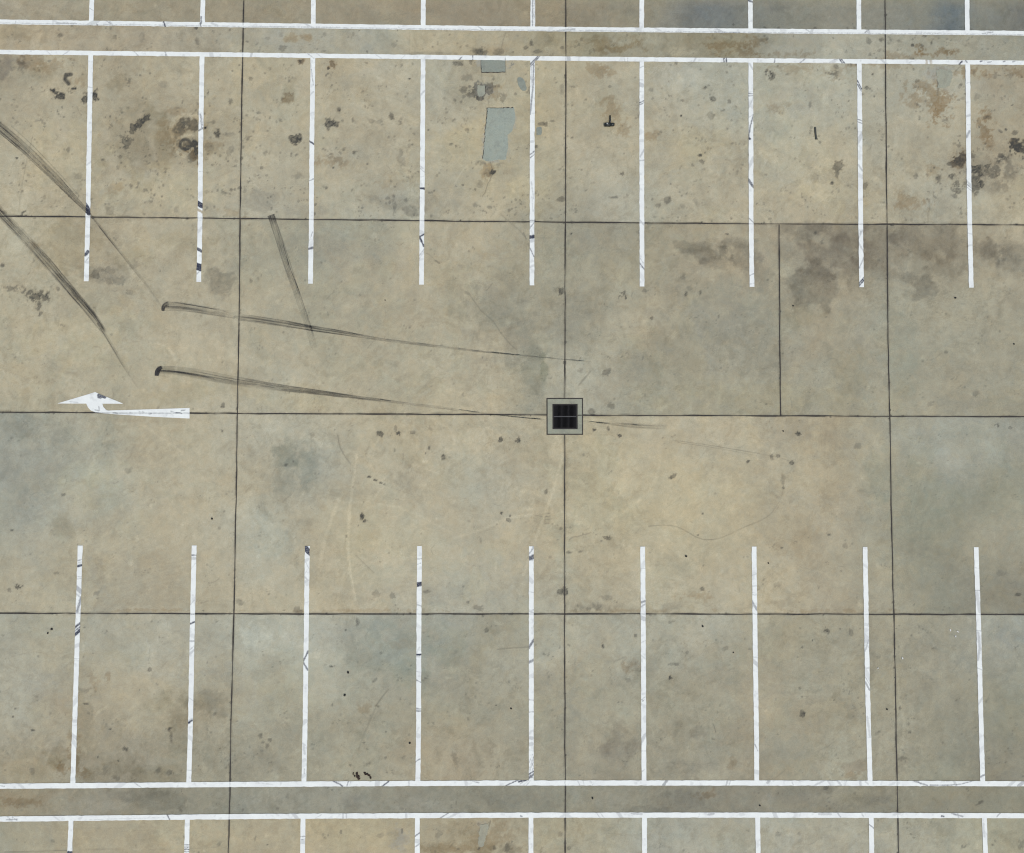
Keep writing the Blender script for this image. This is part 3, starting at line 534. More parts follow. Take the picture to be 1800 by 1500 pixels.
# rust and warm patches
for a in [(1620, 90, 10, 9, .62), (1667, 92, 24, 9, .55), (1630, 158, 30, 13, .38), (1612, 175, 26, 12, .34), (1650, 185, 17, 26, .52), (1648, 170, 10, 30, .4), (1730, 222, 14, 26, .46), (1737, 256, 8, 16, .34), (1606, 355, 26, 12, .34), (1690, 282, 13, 9, .5), (1788, 256, 10, 10, .4), (1693, 125, 34, 8, .40), (1790, 128, 20, 8, .32), (1585, 100, 30, 6, .3),
          (508, 172, 9, 9, .42), (584, 112, 5, 6, .5), (577, 120, 4, 4, .5), (528, 107, 6, 4, .4), (545, 66, 12, 8, .30), (510, 68, 10, 7, .28), (535, 85, 8, 6, .26), (1060, 122, 20, 9, .34), (1075, 195, 14, 16, .30), (1098, 225, 10, 14, .30), (1145, 238, 16, 6, .28), (1098, 85, 34, 8, .34), (1070, 78, 30, 14, .26), (1290, 80, 40, 10, .34), (1290, 90, 26, 6, .3),
          (316, 254, 20, 18, .30), (340, 268, 8, 16, .50), (330, 264, 12, 5, .45), (310, 200, 20, 8, .22), (315, 230, 30, 24, .25), (405, 374, 16, 6, .2), (377, 255, 14, 10, .22), (200, 330, 20, 8, .2), (430, 385, 12, 3, .3), (60, 108, 30, 12, .3), (100, 115, 26, 10, .25), (130, 145, 14, 12, .25), (690, 325, 30, 14, .14), (584, 285, 24, 8, .3), (1360, 190, 18, 8, .22), (1400, 120, 40, 8, .25), (1340, 95, 60, 5, .35), (1470, 125, 20, 10, .22), (1540, 112, 60, 6, .3), (1640, 300, 14, 10, .25), (1612, 185, 8, 6, .3),
          (858, 295, 12, 14, .35), (850, 300, 8, 12, .3), (868, 165, 12, 14, .3), (110, 1352, 12, 12, .4), (130, 1330, 10, 30, .3), (140, 1355, 12, 8, .35), (30, 1410, 40, 8, .28), (190, 1190, 6, 8, .3), (165, 1195, 8, 12, .2), (645, 1245, 14, 8, .3), (700, 1135, 30, 6, .14), (1108, 1172, 12, 8, .30), (1245, 1397, 14, 7, .28), (1288, 1342, 10, 8, .28), (1500, 1362, 16, 6, .26), (1225, 1048, 26, 6, .22), (60, 430, 10, 8, .2), (245, 740, 80, 4, .1), (1425, 955, 40, 30, .08), (995, 840, 3, 60, .12), (250, 1073, 60, 3, .25), (620, 1074, 120, 3, .25), (1100, 1074, 90, 3, .25), (1500, 1074, 90, 3, .25), (880, 88, 20, 10, .16), (860, 1475, 40, 22, .2), (800, 1492, 60, 8, .25)]:
    blob(RUST, *a, rough=1.2, sharp=0.5)
# pale polished tyre arcs and washed patches
for pts, w, amp in [([(627, 800), (620, 850), (614, 900), (611, 960), (615, 1000), (620, 1030), (625, 1055)], 5, .45), ([(600, 870), (585, 905), (573, 940), (563, 985), (560, 1015)], 6, .3), ([(590, 885), (620, 882), (660, 884), (700, 892), (745, 910), (790, 935)], 4, .25), ([(800, 945), (850, 930), (895, 910), (945, 903)], 5, .35),
                    ([(990, 800), (980, 835), (965, 885), (950, 925), (938, 960), (920, 1010)], 5, .35), ([(880, 870), (930, 850), (975, 830)], 4, .2), ([(1060, 920), (1090, 905), (1130, 875), (1155, 840), (1160, 810)], 5, .2), ([(615, 812), (645, 808), (660, 780), (670, 765)], 4, .2), ([(640, 800), (660, 830), (690, 850)], 4, .18), ([(720, 815), (770, 832)], 4, .22), ([(640, 900), (665, 865), (680, 850)], 3, .2),
                    ([(272, 603), (290, 608), (304, 622), (309, 640), (310, 662)], 4.5, .42), ([(250, 748), (285, 770), (322, 797)], 4, .25), ([(125, 1190), (140, 1160), (150, 1130)], 6, .12), ([(160, 1270), (175, 1250), (185, 1245)], 4, .4), ([(430, 1110), (445, 1090), (470, 1085)], 4, .3), ([(430, 1125), (455, 1130), (470, 1118)], 4, .25),
                    ([(1575, 1180), (1578, 1205), (1582, 1240), (1590, 1270), (1588, 1300), (1583, 1330)], 5, .3), ([(1553, 1215), (1568, 1205), (1573, 1190)], 4, .2), ([(436, 315), (455, 332), (480, 360)], 3, .3), ([(790, 265), (812, 292)], 2.4, .35), ([(800, 322), (812, 302), (822, 290)], 2.4, .35), ([(1583, 545), (1598, 558)], 2, .3), ([(505, 930), (520, 945), (522, 965)], 4, .22), ([(1136, 556), (1140, 545), (1138, 520)], 3, .2), ([(1120, 1190), (1170, 1200), (1195, 1215)], 6, .16)]:
    stroke(PALE, pts, w, min(1, amp * 1.05), 0.6)
stroke(PALE, [(345, 203), (322, 203), (305, 212), (300, 228), (304, 240)], 7, .75, .9); stroke(PALE, [(338, 238), (322, 239), (312, 246), (308, 258), (313, 270), (324, 276)], 6, .8, .9)
for a in [(1585, 465, 14, 22, .34), (1383, 478, 12, 10, .3), (640, 1300, 3, 2, .5), (570, 1255, 8, 14, .16), (300, 290, 60, 10, .14), (265, 300, 16, 14, .2), (345, 70, 60, 10, .08), (1200, 92, 36, 6, .3), (575, 75, 30, 10, .14), (860, 915, 30, 20, .08), (450, 1118, 34, 20, .25), (545, 1130, 30, 14, .15), (270, 1150, 24, 22, .16), (700, 1050, 40, 10, .14)]:
    blob(PALE, *a, rough=1.3, sharp=0.6)
# smeared cement around the repairs
for a in [(850, 110, 14, 8, .5), (898, 112, 10, 7, .5), (851, 278, 6, 10, .5), (862, 282, 14, 6, .45), (902, 215, 5, 12, .5), (845, 158, 12, 12, .35), (858, 160, 8, 9, .35), (852, 255, 4, 30, .45), (1640, 128, 14, 12, .3), (1665, 122, 20, 5, .4), (1660, 150, 12, 8, .3), (848, 1452, 12, 8, .3), (705, 1476, 14, 20, .32), (888, 235, 12, 6, .3), (893, 262, 5, 18, .3), (1500, 92, 10, 6, .1)]:
    blob(CEM, *a, rough=0.9, sharp=0.4)

# pock marks and chips scattered where the slab is worn
def specks(count, x0, y0, x1, y1, rmin, rmax, amin, amax, seed):
    r = np.random.default_rng(seed)
    for _ in range(count):
        cx, cy = r.uniform(x0, x1), r.uniform(y0, y1)
        for _k in range(int(r.integers(1, 5))):
            rad = r.uniform(rmin, rmax)
            blob(DARK, cx + r.normal(0, 5), cy + r.normal(0, 4), rad * r.uniform(.7, 1.6), rad, r.uniform(amin, amax), r.uniform(0, 180))
specks(420, -60, 100, 1000, 385, 0.9, 2.2, .16, .46, 1)
specks(60, 160, 200, 480, 380, 1.0, 2.6, .2, .5, 8)
specks(260, 1000, 100, 1850, 390, 0.9, 2.0, .14, .42, 2)
specks(40, 1600, 110, 1800, 380, 1.0, 2.6, .2, .5, 9)
specks(110, 0, 45, 1800, 100, 0.9, 2.4, .16, .44, 3)
specks(320, -60, 395, 1850, 730, 0.8, 1.7, .12, .36, 4)
specks(260, -60, 730, 1850, 1075, 0.8, 1.6, .12, .36, 5)
specks(340, -60, 1085, 1850, 1375, 0.8, 1.8, .12, .4, 6)
specks(110, -60, 1375, 1850, 1560, 0.8, 2.2, .14, .42, 7)
r_ = np.random.default_rng(21)
for _ in range(1500):                                    # faint short scratches, straight and curled
    cx, cy, a, l = r_.uniform(-50, 1850), r_.uniform(-20, 1520), r_.uniform(0, math.pi), r_.uniform(4, 24)
    b = a + r_.normal(0, .7)
    p1 = (cx + l * .5 * math.cos(a), cy + l * .5 * math.sin(a))
    stroke(DARK if r_.random() < .5 else PALE, [(cx, cy), p1, (p1[0] + l * .5 * math.cos(b), p1[1] + l * .5 * math.sin(b))], r_.uniform(.9, 1.5), r_.uniform(.10, .36), .8)
for _ in range(700):                                     # small pale scabs where the skin of the slab has come off
    blob(PALE, r_.uniform(-50, 1850), r_.uniform(0, 1500), r_.uniform(1.5, 6), r_.uniform(1.2, 4), r_.uniform(.1, .4), r_.uniform(0, 180), 1.4, .3)

# dirt collecting along the joints
JV = {'left': [(438, -300), (428.5, 0), (426.7, 95), (424, 250), (422, 382), (420.8, 550), (417, 735), (414.5, 900), (411.3, 1080), (406.5, 1250), (404, 1400), (401.5, 1500), (394, 1800)],
      'mid_top': [(995, -300), (994.7, 0), (994.6, 200), (993.9, 390), (993.2, 560), (992.7, 700)],
      'mid_bottom': [(992.6, 764), (992.5, 1000), (993, 1081), (992.4, 1100), (993, 1300), (993.8, 1440), (993.6, 1500), (995, 1800)],
      'right': [(1549, -300), (1555.7, 0), (1557, 200), (1559, 397), (1561, 600), (1564, 733), (1566.7, 900), (1571, 1080), (1574, 1200), (1575.2, 1300), (1578, 1435), (1579.5, 1500), (1586, 1800)],
      'short': [(1369.3, 395), (1370.6, 600), (1371.8, 731)]}
JH = {'upper': [(-400, 376), (0, 380), (460, 385), (890, 390), (1340, 394), (1800, 395.3), (2200, 397)],
      'drain_left': [(-400, 722), (0, 724.8), (450, 727.2), (890, 729.2), (961.5, 730)],
      'drain_right': [(1024, 730.3), (1340, 731.2), (1800, 732.8), (2200, 734)],
      'lower': [(-400, 1076.5), (0, 1077.9), (450, 1079.6), (900, 1079.5), (1340, 1079.6), (1800, 1080.6), (2200, 1082)]}
for pts in list(JV.values()) + list(JH.values()):
    stroke(DARK, pts, 5.5, .17, 1.0, gaps=0.9)
    stroke(DARK, pts, 3.4, .35, 1.0, gaps=1.6)
    for (xa, ya), (xb, yb) in zip(pts[:-1], pts[1:]):               # chipped arrises
        for _ in range(int(math.dist((xa, ya), (xb, yb)) / 26)):
            t = r_.random()
            blob(DARK if r_.random() < .7 else PALE, xa + (xb - xa) * t + r_.normal(0, .9), ya + (yb - ya) * t + r_.normal(0, .9), r_.uniform(1.2, 3.0), r_.uniform(1.0, 2.2), r_.uniform(.3, .8), 0 if abs(xb - xa) > abs(yb - ya) else 90)

# assemble colour attribute
du = 26 * (fbm(U, V, 45, 811, 3) - 0.5); dv = 26 * (fbm(U, V, 45, 911, 3) - 0.5)
sw = fbm(U + du * 2, V + dv * 2, 34, 555, 5, 0.62) - 0.5
mott = 1 + 0.16 * (fbm(U, V, 90, 575, 5, .6) - 0.5) + 0.22 * sw + 0.16 * (fbm(U, V, 9, 655, 3, .75) - 0.5)
def layer(scale, seed, lo, hi, wseed):
    m = fbm(U + du * 1.5, V + dv * 1.5, scale, seed, 6, 0.72)
    return smooth(lo, lo + (hi - lo) * .55, m) * smooth(0.36, 0.60, fbm(U, V, 170, wseed, 3))
weather = np.ones((ny, nx, 3), np.float32)
for scale, seed, lo, hi, col_ in [(48, 2001, .50, .56, (.945, .945, .955)), (30, 2101, .53, .58, (1.055, 1.05, 1.04)), (22, 2201, .54, .60, (.93, .925, .92)), (60, 2301, .51, .57, (1.025, 1.0, .95)),
                                  (38, 2401, .52, .57, (.97, 1.0, 1.01)), (16, 2501, .55, .61, (1.05, 1.05, 1.05)), (13, 2601, .57, .63, (.90, .89, .87)), (75, 2701, .52, .56, (.955, .955, .95))]:
    weather *= 1 + 0.85 * (np.array(col_, np.float32) - 1) * layer(scale, seed, lo, hi, seed + 50)[..., None]
# trowel and sweeping streaks, their direction wandering over the slabs
ang = 6.3 * fbm(U, V, 420, 2801, 2)
ca, sa = np.cos(ang), np.sin(ang)
str1 = fbm((ca * U + sa * V) * .16, (-sa * U + ca * V), 8, 2901, 4, .65) - 0.5
weather *= (1 + 0.16 * str1 * smooth(.4, .65, fbm(U, V, 130, 2951, 3)))[..., None]
cool = fbm(U + dv, V - du, 50, 1555, 5, 0.64) - 0.5
vstreak = fbm(U * 3.0, V * 0.6, 40, 755, 4) - 0.5
tone_np = tone_np * soft * weather * mott[..., None] * (1 + cool[..., None] * np.array((-0.06, 0.01, 0.10), np.float32)) * (1 + 0.06 * vstreak[..., None]) * np.array(K, np.float32)
lum = tone_np.mean(-1, keepdims=True) * np.array((1.13, 1.03, 0.84), np.float32)
tone_np = tone_np * 0.68 + lum * 0.32
mean_tone = np.array(srgb(160, 150, 126)) * np.array(K)
fade = np.clip(np.minimum(np.minimum(X + GX, GX - X), np.minimum(Y + GY, GY - Y)) / 0.8, 0, 1)[..., None]
tone_np = tone_np * fade + mean_tone * (1 - fade)
marks *= fade

# mesh
dx0, dy0 = G(966, 706); dx1, dy1 = G(1019.5, 758.5)      # opening left for the drain
verts = np.zeros((nx * ny + 4, 3), np.float32)
verts[:nx * ny, 0], verts[:nx * ny, 1] = X.ravel(), Y.ravel()
FAR = 1500.0
verts[nx * ny:] = [(-FAR, -FAR, 0), (FAR, -FAR, 0), (FAR, FAR, 0), (-FAR, FAR, 0)]
jj, ii = np.meshgrid(np.arange(ny - 1), np.arange(nx - 1), indexing='ij')
cxm, cym = xs[ii] + STEP / 2, ys[jj] + STEP / 2
keep = ~((cxm > dx0) & (cxm < dx1) & (cym > dy1) & (cym < dy0))
base_i = (jj * nx + ii)[keep].astype(np.int32)
quads = np.stack([base_i, base_i + 1, base_i + nx + 1, base_i + nx], -1)
b00, b10, b11, b01 = 0, nx - 1, ny * nx - 1, (ny - 1) * nx
q0 = nx * ny
outer = np.array([[q0, q0 + 1, b10, b00], [q0 + 1, q0 + 2, b11, b10], [q0 + 2, q0 + 3, b01, b11], [q0 + 3, q0, b00, b01]], np.int32)
faces = np.concatenate([quads, outer])
me = bpy.data.meshes.new('ground')
me.vertices.add(len(verts)); me.vertices.foreach_set('co', verts.ravel())
me.loops.add(faces.size); me.loops.foreach_set('vertex_index', faces.ravel())
me.polygons.add(len(faces)); me.polygons.foreach_set('loop_start', np.arange(0, faces.size, 4, dtype=np.int32))
me.polygons.foreach_set('loop_total', np.full(len(faces), 4, np.int32))
me.update(calc_edges=True); me.validate()
at = me.attributes.new('tone', 'FLOAT_COLOR', 'POINT')
buf = np.ones((len(verts), 4), np.float32); buf[:nx * ny, :3] = tone_np.reshape(-1, 3); buf[nx * ny:, :3] = mean_tone
at.data.foreach_set('color', buf.ravel())
at = me.attributes.new('marks', 'FLOAT_COLOR', 'POINT')
buf = np.zeros((len(verts), 4), np.float32); buf[:nx * ny] = np.clip(marks, 0, 1).reshape(-1, 4)
at.data.foreach_set('color', buf.ravel())
ground = bpy.data.objects.new('ground', me); COL.objects.link(ground); me.materials.append(mat_ground)
tag(ground, kind='structure')

# ------------------------------------------------------------------ joints
def resample(pts, step):
    """dense polyline through the survey points, in ground metres"""
    x, y = G([p[0] for p in pts], [p[1] for p in pts])
    L = np.concatenate([[0], np.cumsum(np.hypot(np.diff(x), np.diff(y)))])
    k = max(2, int(L[-1] / step) + 1)
    t = np.linspace(0, L[-1], k)
    return np.interp(t, L, x), np.interp(t, L, y), t, L

def ribbon(pts, widths, step, nv, z, wob=0.0, seed=0, ease=0):
    """strip of quads following the survey points; returns verts, faces, (t along, s across)"""
    x, y, t, L = resample(pts, step)
    w = np.interp(t, L, widths) if hasattr(widths, '__len__') else np.full_like(t, widths)
    if ease:
        kq = min(ease, (len(t) - 1) // 4)
        for _ in range(2):
            if kq < 1: break
            ker = np.ones(2 * kq + 1) / (2 * kq + 1)
            pad = lambda q: np.concatenate([2 * q[0] - q[kq:0:-1], q, 2 * q[-1] - q[-2:-kq - 2:-1]])
            x, y = np.convolve(pad(x), ker, 'valid'), np.convolve(pad(y), ker, 'valid')
    tx, ty = np.gradient(x), np.gradient(y)
    ln = np.hypot(tx, ty) + 1e-9
    nxv, nyv = -ty / ln, tx / ln
    r = np.random.default_rng(seed)
    kk = max(4, len(t) // 6)
    w1 = np.interp(np.linspace(0, 1, len(t)), np.linspace(0, 1, kk), r.normal(0, wob, kk))
    w2 = np.interp(np.linspace(0, 1, len(t)), np.linspace(0, 1, kk), r.normal(0, wob, kk))
    vs, st = [], []
    for k in range(len(t)):
        for j in range(nv + 1):
            s = j / nv
            off = (s - 0.5) * w[k] + w1[k] * (1 - s) + w2[k] * s
            vs.append((x[k] + nxv[k] * off, y[k] + nyv[k] * off, z))
            st.append((t[k], s))
    fs = []
    for k in range(len(t) - 1):
        for j in range(nv):
            a = k * (nv + 1) + j
            fs.append((a, a + nv + 1, a + nv + 2, a + 1))
    # faces must look up
    v0, v1, v2 = (Vector(vs[i]) for i in fs[0][:3])
    if (v1 - v0).cross(v2 - v0).z < 0: fs = [f[::-1] for f in fs]
    return vs, fs, st

for k, pts in enumerate(list(JV.values()) + list(JH.values())):
    vs, fs, st = ribbon(pts, 0.024, 0.05, 1, 0.003 if k < 5 else 0.0045, 0.0045, 100 + k)
    o = link_mesh('ground_joint', vs, fs, mat_joint)
    tag(o, kind='structure')

# ------------------------------------------------------------------ paint scuffs
SC = [  # (points, width, strength)
 ([(148, 352), (159, 370)], 2.6, .95), ([(150, 365), (157, 374)], 10, 1), ([(150, 448), (155, 443)], 6, .9), ([(150, 461), (156, 453)], 1.4, .4), ([(153, 153), (164, 155)], 1.4, .4), ([(150, 258), (162, 258)], 1, .2),
 ([(346, 357), (356, 363)], 9, 1), ([(346, 437), (354, 442)], 5, .9), ([(345, 468), (354, 471)], 13, 1), ([(346, 482), (350, 478)], 2, .4), ([(352, 200), (355, 225)], 1.3, .75), ([(354, 204), (357, 222)], 1.1, .6), ([(350, 230), (358, 225)], 3, .65), ([(351, 275), (357, 275)], 1, .2), ([(350, 302), (357, 302)], 1, .3),
 ([(542, 247), (552, 254)], 3, .92), ([(542, 319), (552, 315)], 2, .65), ([(542, 438), (550, 436)], 4.4, .8), ([(546, 112), (551, 150)], 1.1, .6), ([(543, 426), (550, 408)], 1.2, .5), ([(544, 200), (552, 198)], 2, .2),
 ([(737, 331), (746, 332)], 4, 1), ([(737, 417), (746, 412)], 2.6, .95), ([(738, 418), (745, 433)], 3, .95), ([(737, 450), (746, 438)], 1.5, .5), ([(737, 455), (746, 442)], 1.2, .4), ([(738, 168), (747, 160)], 3, .3), ([(738, 296), (746, 303)], 1.4, .4), ([(738, 312), (746, 310)], 1, .2),
 ([(930, 116), (947, 98)], 1.8, .8), ([(933, 117), (950, 98)], 1.6, .75), ([(938, 112), (937, 150), (934, 180), (932, 201)], 2.6, .6), ([(934, 118), (934, 150)], 1, .4), ([(931, 137), (941, 139)], 6, .3), ([(932, 272), (941, 265)], 1.5, .85), ([(932, 278), (941, 271)], 1.5, .8), ([(934, 320), (938, 350)], 1.6, .3), ([(935, 345), (937, 372)], 1.4, .3), ([(931, 388), (940, 388)], 2, .5), ([(931, 402), (940, 390)], 1.4, .6), ([(931, 417), (940, 416)], 6.4, 1), ([(931, 436), (940, 454)], 2, .65), ([(931, 470), (940, 466)], 4, .25), ([(931, 480), (940, 480)], 1, .2),
 ([(1123, 182), (1133, 177)], 1.5, .85), ([(1123, 185), (1133, 181)], 1.5, .65), ([(1124, 120), (1131, 117)], 1.6, .4), ([(1123, 141), (1133, 141)], 1, .3), ([(1123, 162), (1133, 162)], 1, .35), ([(1125, 276), (1132, 264)], 3, .35), ([(1123, 283), (1133, 282)], 2, .35), ([(1124, 387), (1131, 395)], 3, .3), ([(1123, 461), (1133, 475)], 2, .75), ([(1125, 454), (1131, 463)], 1, .4), ([(1123, 326), (1133, 325)], 1, .2),
 ([(1315, 165), (1325, 165)], 1.5, .8), ([(1315, 169), (1325, 169)], 1.5, .8), ([(1315, 162), (1325, 162)], 1, .3), ([(1316, 190), (1324, 172)], 1.6, .35), ([(1324, 202), (1318, 226), (1316, 241)], 2.2, .75), ([(1317, 244), (1318, 245)], 4, 1), ([(1315, 207), (1323, 203)], 1.2, .5), ([(1315, 316), (1324, 329)], 4.6, .78), ([(1316, 384), (1325, 392)], 2, .5), ([(1317, 485), (1326, 481)], 1.4, .6), ([(1318, 500), (1326, 498)], 1, .4), ([(1317, 112), (1323, 122)], 3, .3),
 ([(1506, 141), (1515, 158)], 1.7, .92), ([(1505, 146), (1514, 161)], 1.6, .85), ([(1506, 210), (1516, 213)], 1.6, .75), ([(1506, 214), (1516, 218)], 1.6, .75), ([(1508, 290), (1516, 301)], 3, .35), ([(1509, 420), (1513, 407)], 1.6, .45), ([(1511, 416), (1516, 405)], 1.4, .35), ([(1510, 472), (1518, 453)], 2, .5), ([(1509, 499), (1519, 488)], 2.2, .95), ([(1510, 503), (1519, 492)], 2.2, .95), ([(1506, 232), (1516, 232)], 1, .3),
 ([(1699, 241), (1704, 231)], 4, .5), ([(1700, 325), (1709, 333)], 1.6, .55), ([(1700, 330), (1709, 337)], 1.4, .4), ([(1698, 147), (1706, 145)], 1, .4), ([(1698, 220), (1706, 220)], 1, .35), ([(1700, 410), (1708, 412)], 2, .2),
 ([(135, 986), (146, 983)], 2, .55), ([(135, 996), (146, 993)], 4, .98), ([(135, 990), (145, 988)], 1, .4), ([(134, 1014), (144, 1014)], 1, .4), ([(134, 1018), (144, 1017)], 1, .35), ([(134, 1032), (143, 1041)], 7, .45), ([(134, 1044), (142, 1050)], 3, .3), ([(136, 1075), (143, 1050)], 4.6, .6), ([(133, 1075), (142, 1072)], 1, .3), ([(131, 1104), (142, 1095)], 4, .9), ([(131, 1110), (142, 1101)], 2, .85), ([(131, 1117), (142, 1107)], 5, .98), ([(129, 1158), (141, 1158)], 1.6, .3), ([(129, 1161), (140, 1162)], 1, .25), ([(127, 1275), (138, 1275)], 1, .15),
 ([(335, 976), (346, 976)], 1.6, .75), ([(335, 982), (346, 982)], 5, .3), ([(336, 1000), (344, 990)], 1, .25), ([(335, 1063), (343, 1054)], 1.4, .35), ([(333, 1079), (344, 1080)], 1.6, .7), ([(333, 1097), (344, 1093)], 3, .9), ([(333, 1127), (343, 1127)], 3, .4), ([(333, 1143), (341, 1136)], 1.4, .4), ([(331, 1271), (338, 1266)], 3.4, 1), ([(330, 1225), (340, 1232)], 1, .2), ([(330, 1354), (338, 1354)], 1, .3),
 ([(535, 962), (545, 972)], 10, .92), ([(536, 984), (543, 1000)], 1.2, .35), ([(535, 1010), (544, 996)], 1, .3), ([(533, 1162), (542, 1145)], 3, .82), ([(533, 1164), (541, 1178)], 3, .75), ([(534, 1312), (536, 1325)], 4, .25), ([(535, 1352), (535, 1360)], 1.4, .6), ([(533, 1079), (544, 1079)], 1, .3), ([(533, 1060), (544, 1058)], 1, .2),
 ([(732, 1028), (743, 1026)], 8, .98), ([(732, 983), (743, 982)], 1.2, .5), ([(733, 992), (740, 990)], 1.2, .4), ([(732, 1063), (743, 1066)], 1.6, .5), ([(731, 1151), (741, 1151)], 3, 1), ([(731, 1195), (741, 1200)], 1.6, .55), ([(731, 1246), (741, 1246)], 1.8, .65), ([(731, 1250), (741, 1250)], 2.4, .65), ([(729, 1340), (738, 1334)], 1.8, .85), ([(732, 1079), (743, 1079)], 1, .3), ([(731, 1180), (741, 1182)], 1, .25),
 ([(930, 982), (939, 978)], 8, .85), ([(929, 975), (939, 962)], 2, .55), ([(934, 968), (937, 961)], 1.4, .5), ([(929, 1040), (939, 1042)], 1.4, .3), ([(929, 1073), (939, 1072)], 1, .5), ([(931, 1075), (937, 1077)], 3, .35), ([(929, 1139), (939, 1124)], 4, .75), ([(929, 1164), (939, 1160)], 5, .65), ([(929, 1192), (939, 1191)], 1, .25), ([(929, 1230), (939, 1231)], 1.2, .4), ([(929, 1252), (939, 1251)], 1.8, .4),
 ([(930, 1352), (939, 1328)], 1.1, .6), ([(931, 1356), (939, 1335)], 1.1, .6), ([(930, 1340), (937, 1325)], 1, .45), ([(934, 1358), (939, 1345)], 1, .5), ([(929, 1361), (938, 1356)], 2.4, .9), ([(930, 1367), (938, 1361)], 4, .8), ([(931, 1364), (935, 1366)], 3, .6),
 ([(1126, 1059), (1134, 1057)], 4, .6), ([(1126, 1067), (1134, 1062)], 2.4, .45), ([(1125, 1000), (1135, 999)], 1.2, .3), ([(1128, 1230), (1133, 1226)], 1.2, .6), ([(1129, 1233), (1133, 1229)], 1.2, .6), ([(1128, 1357), (1133, 1352)], 1.2, .45), ([(1126, 1130), (1135, 1126)], 1.4, .3), ([(1127, 1320), (1136, 1320)], 1, .2),
 ([(1321, 1042), (1331, 1043)], 1.4, .35), ([(1321, 1046), (1331, 1046)], 1.4, .35), ([(1321, 1056), (1331, 1073)], 4, .5), ([(1321, 1012), (1331, 1008)], 1.6, .35), ([(1322, 1155), (1332, 1156)], 3, .2), ([(1325, 1305), (1332, 1320)], 1.4, .55), ([(1323, 1078), (1331, 1080)], 1, .3),
 ([(1520, 1145), (1527, 1125)], 2.6, .4), ([(1519, 1120), (1526, 1138)], 2, .25), ([(1520, 1198), (1529, 1214)], 3, .5), ([(1521, 1190), (1529, 1205)], 1.4, .4), ([(1524, 1260), (1529, 1295)], 4, .25), ([(1524, 1296), (1530, 1296)], 1.2, .4),
 ([(1713, 1038), (1724, 1038)], 1.4, .5), ([(1716, 1042), (1722, 1075)], 6, .25), ([(1714, 998), (1724, 1000)], 1, .25), ([(1719, 1112), (1722, 1140), (1718, 1160)], 4.6, .35), ([(1716, 1108), (1726, 1110)], 2, .4), ([(1717, 1174), (1727, 1178)], 1.4, .35), ([(1722, 1366), (1732, 1361)], 3, .65),
 # long lines
 ([(287, 35), (291, 48)], 3, .95), ([(352, 40), (354, 50)], 2, .8), ([(186, 36), (199, 45)], 1.6, .5), ([(192, 37), (202, 46)], 1, .4), ([(372, 41), (382, 46)], 4, .25), ([(28, 38), (28, 44)], 1, .4), ([(100, 41), (135, 42)], 1.6, .5), ([(170, 42), (172, 46)], 2, .7),
 ([(0, 41), (460, 47.5), (900, 53.5), (1340, 57.8), (1800, 61.5)], 1.2, .38), ([(450, 47), (600, 49)], 1.4, .4), ([(980, 55), (1010, 52)], 3, .4), ([(1030, 54), (1120, 56)], 2, .35), ([(1255, 57), (1300, 58)], 1.6, .6), ([(1260, 52), (1275, 59)], 3, .35), ([(1415, 51), (1425, 58)], 1.6, .5), ([(1520, 58), (1528, 52)], 1.8, .6), ([(1372, 52), (1372, 61)], 1, .3), ([(700, 48), (706, 53)], 1.6, .4), ([(840, 47), (850, 53)], 2, .4), ([(1725, 60), (1745, 57)], 1.6, .5), ([(1610, 57), (1680, 60)], 1.2, .3),
 ([(289, 90), (294, 99)], 1.5, .55), ([(292, 90), (291, 99)], 1.5, .5), ([(82, 90), (90, 97)], 1.2, .25), ([(110, 98), (122, 90)], 1.2, .3), ([(236, 91), (243, 98)], 1.4, .4), ([(540, 94), (552, 103)], 1, .5), ([(556, 94), (570, 104)], 1, .5), ([(660, 96), (672, 104)], 1.2, .3), ([(705, 104), (712, 98)], 1, .25), ([(831, 98), (831, 109)], 1.4, .95), ([(806, 106), (812, 101)], 2, .7), ([(888, 100), (888, 110)], 1.2, .8),
 ([(999, 98), (1000, 109)], 7, .35), ([(1098, 100), (1098, 110)], 1.2, .3), ([(1103, 100), (1103, 110)], 1.2, .3), ([(1219, 110), (1223, 102)], 3, .3), ([(1272.5, 101), (1272.5, 112)], 2, .85), ([(1276.5, 101), (1276.5, 112)], 2, .9), ([(1361, 112), (1362, 103)], 1.6, .7), ([(1405, 112), (1415, 104)], 2.4, .45), ([(1474, 102), (1481, 113)], 1.7, .95), ([(1477, 102), (1485, 113)], 1.7, .9), ([(1466, 106), (1474, 103)], 1.6, .5), ([(1368, 112), (1470, 112)], 1.2, .3), ([(1595, 111), (1610, 107)], 1, .35), ([(1684, 116), (1691, 108)], 2.4, .95), ([(1723, 109), (1725, 108)], 2.6, .8), ([(1736, 110), (1742, 109)], 2, .5), ([(1763, 109), (1766, 108)], 2.4, .7), ([(1780, 109), (1784, 108)], 2, .5), ([(1697, 107), (1699, 110)], 2.4, .8),
 ([(585, 1372), (599, 1379.5)], 2.6, .8), ([(613, 1371), (610, 1382)], 1.8, .55), ([(617, 1373), (615, 1380)], 1, .35), ([(672, 1382), (686, 1371)], 2.3, .85), ([(650, 1375), (656, 1371)], 1.2, .5), ([(719, 1371), (719, 1381)], 3, .25), ([(825, 1371), (842, 1376)], 2, .5), ([(889, 1381), (913, 1370)], 2, .85), ([(912, 1374), (925, 1371)], 3.4, .85), ([(914, 1378), (922, 1373)], 2, .5), ([(920, 1380), (930, 1371)], 1, .4), ([(925, 1381), (933, 1372)], 1, .35), ([(599, 1380), (602, 1382)], 2.4, .8),
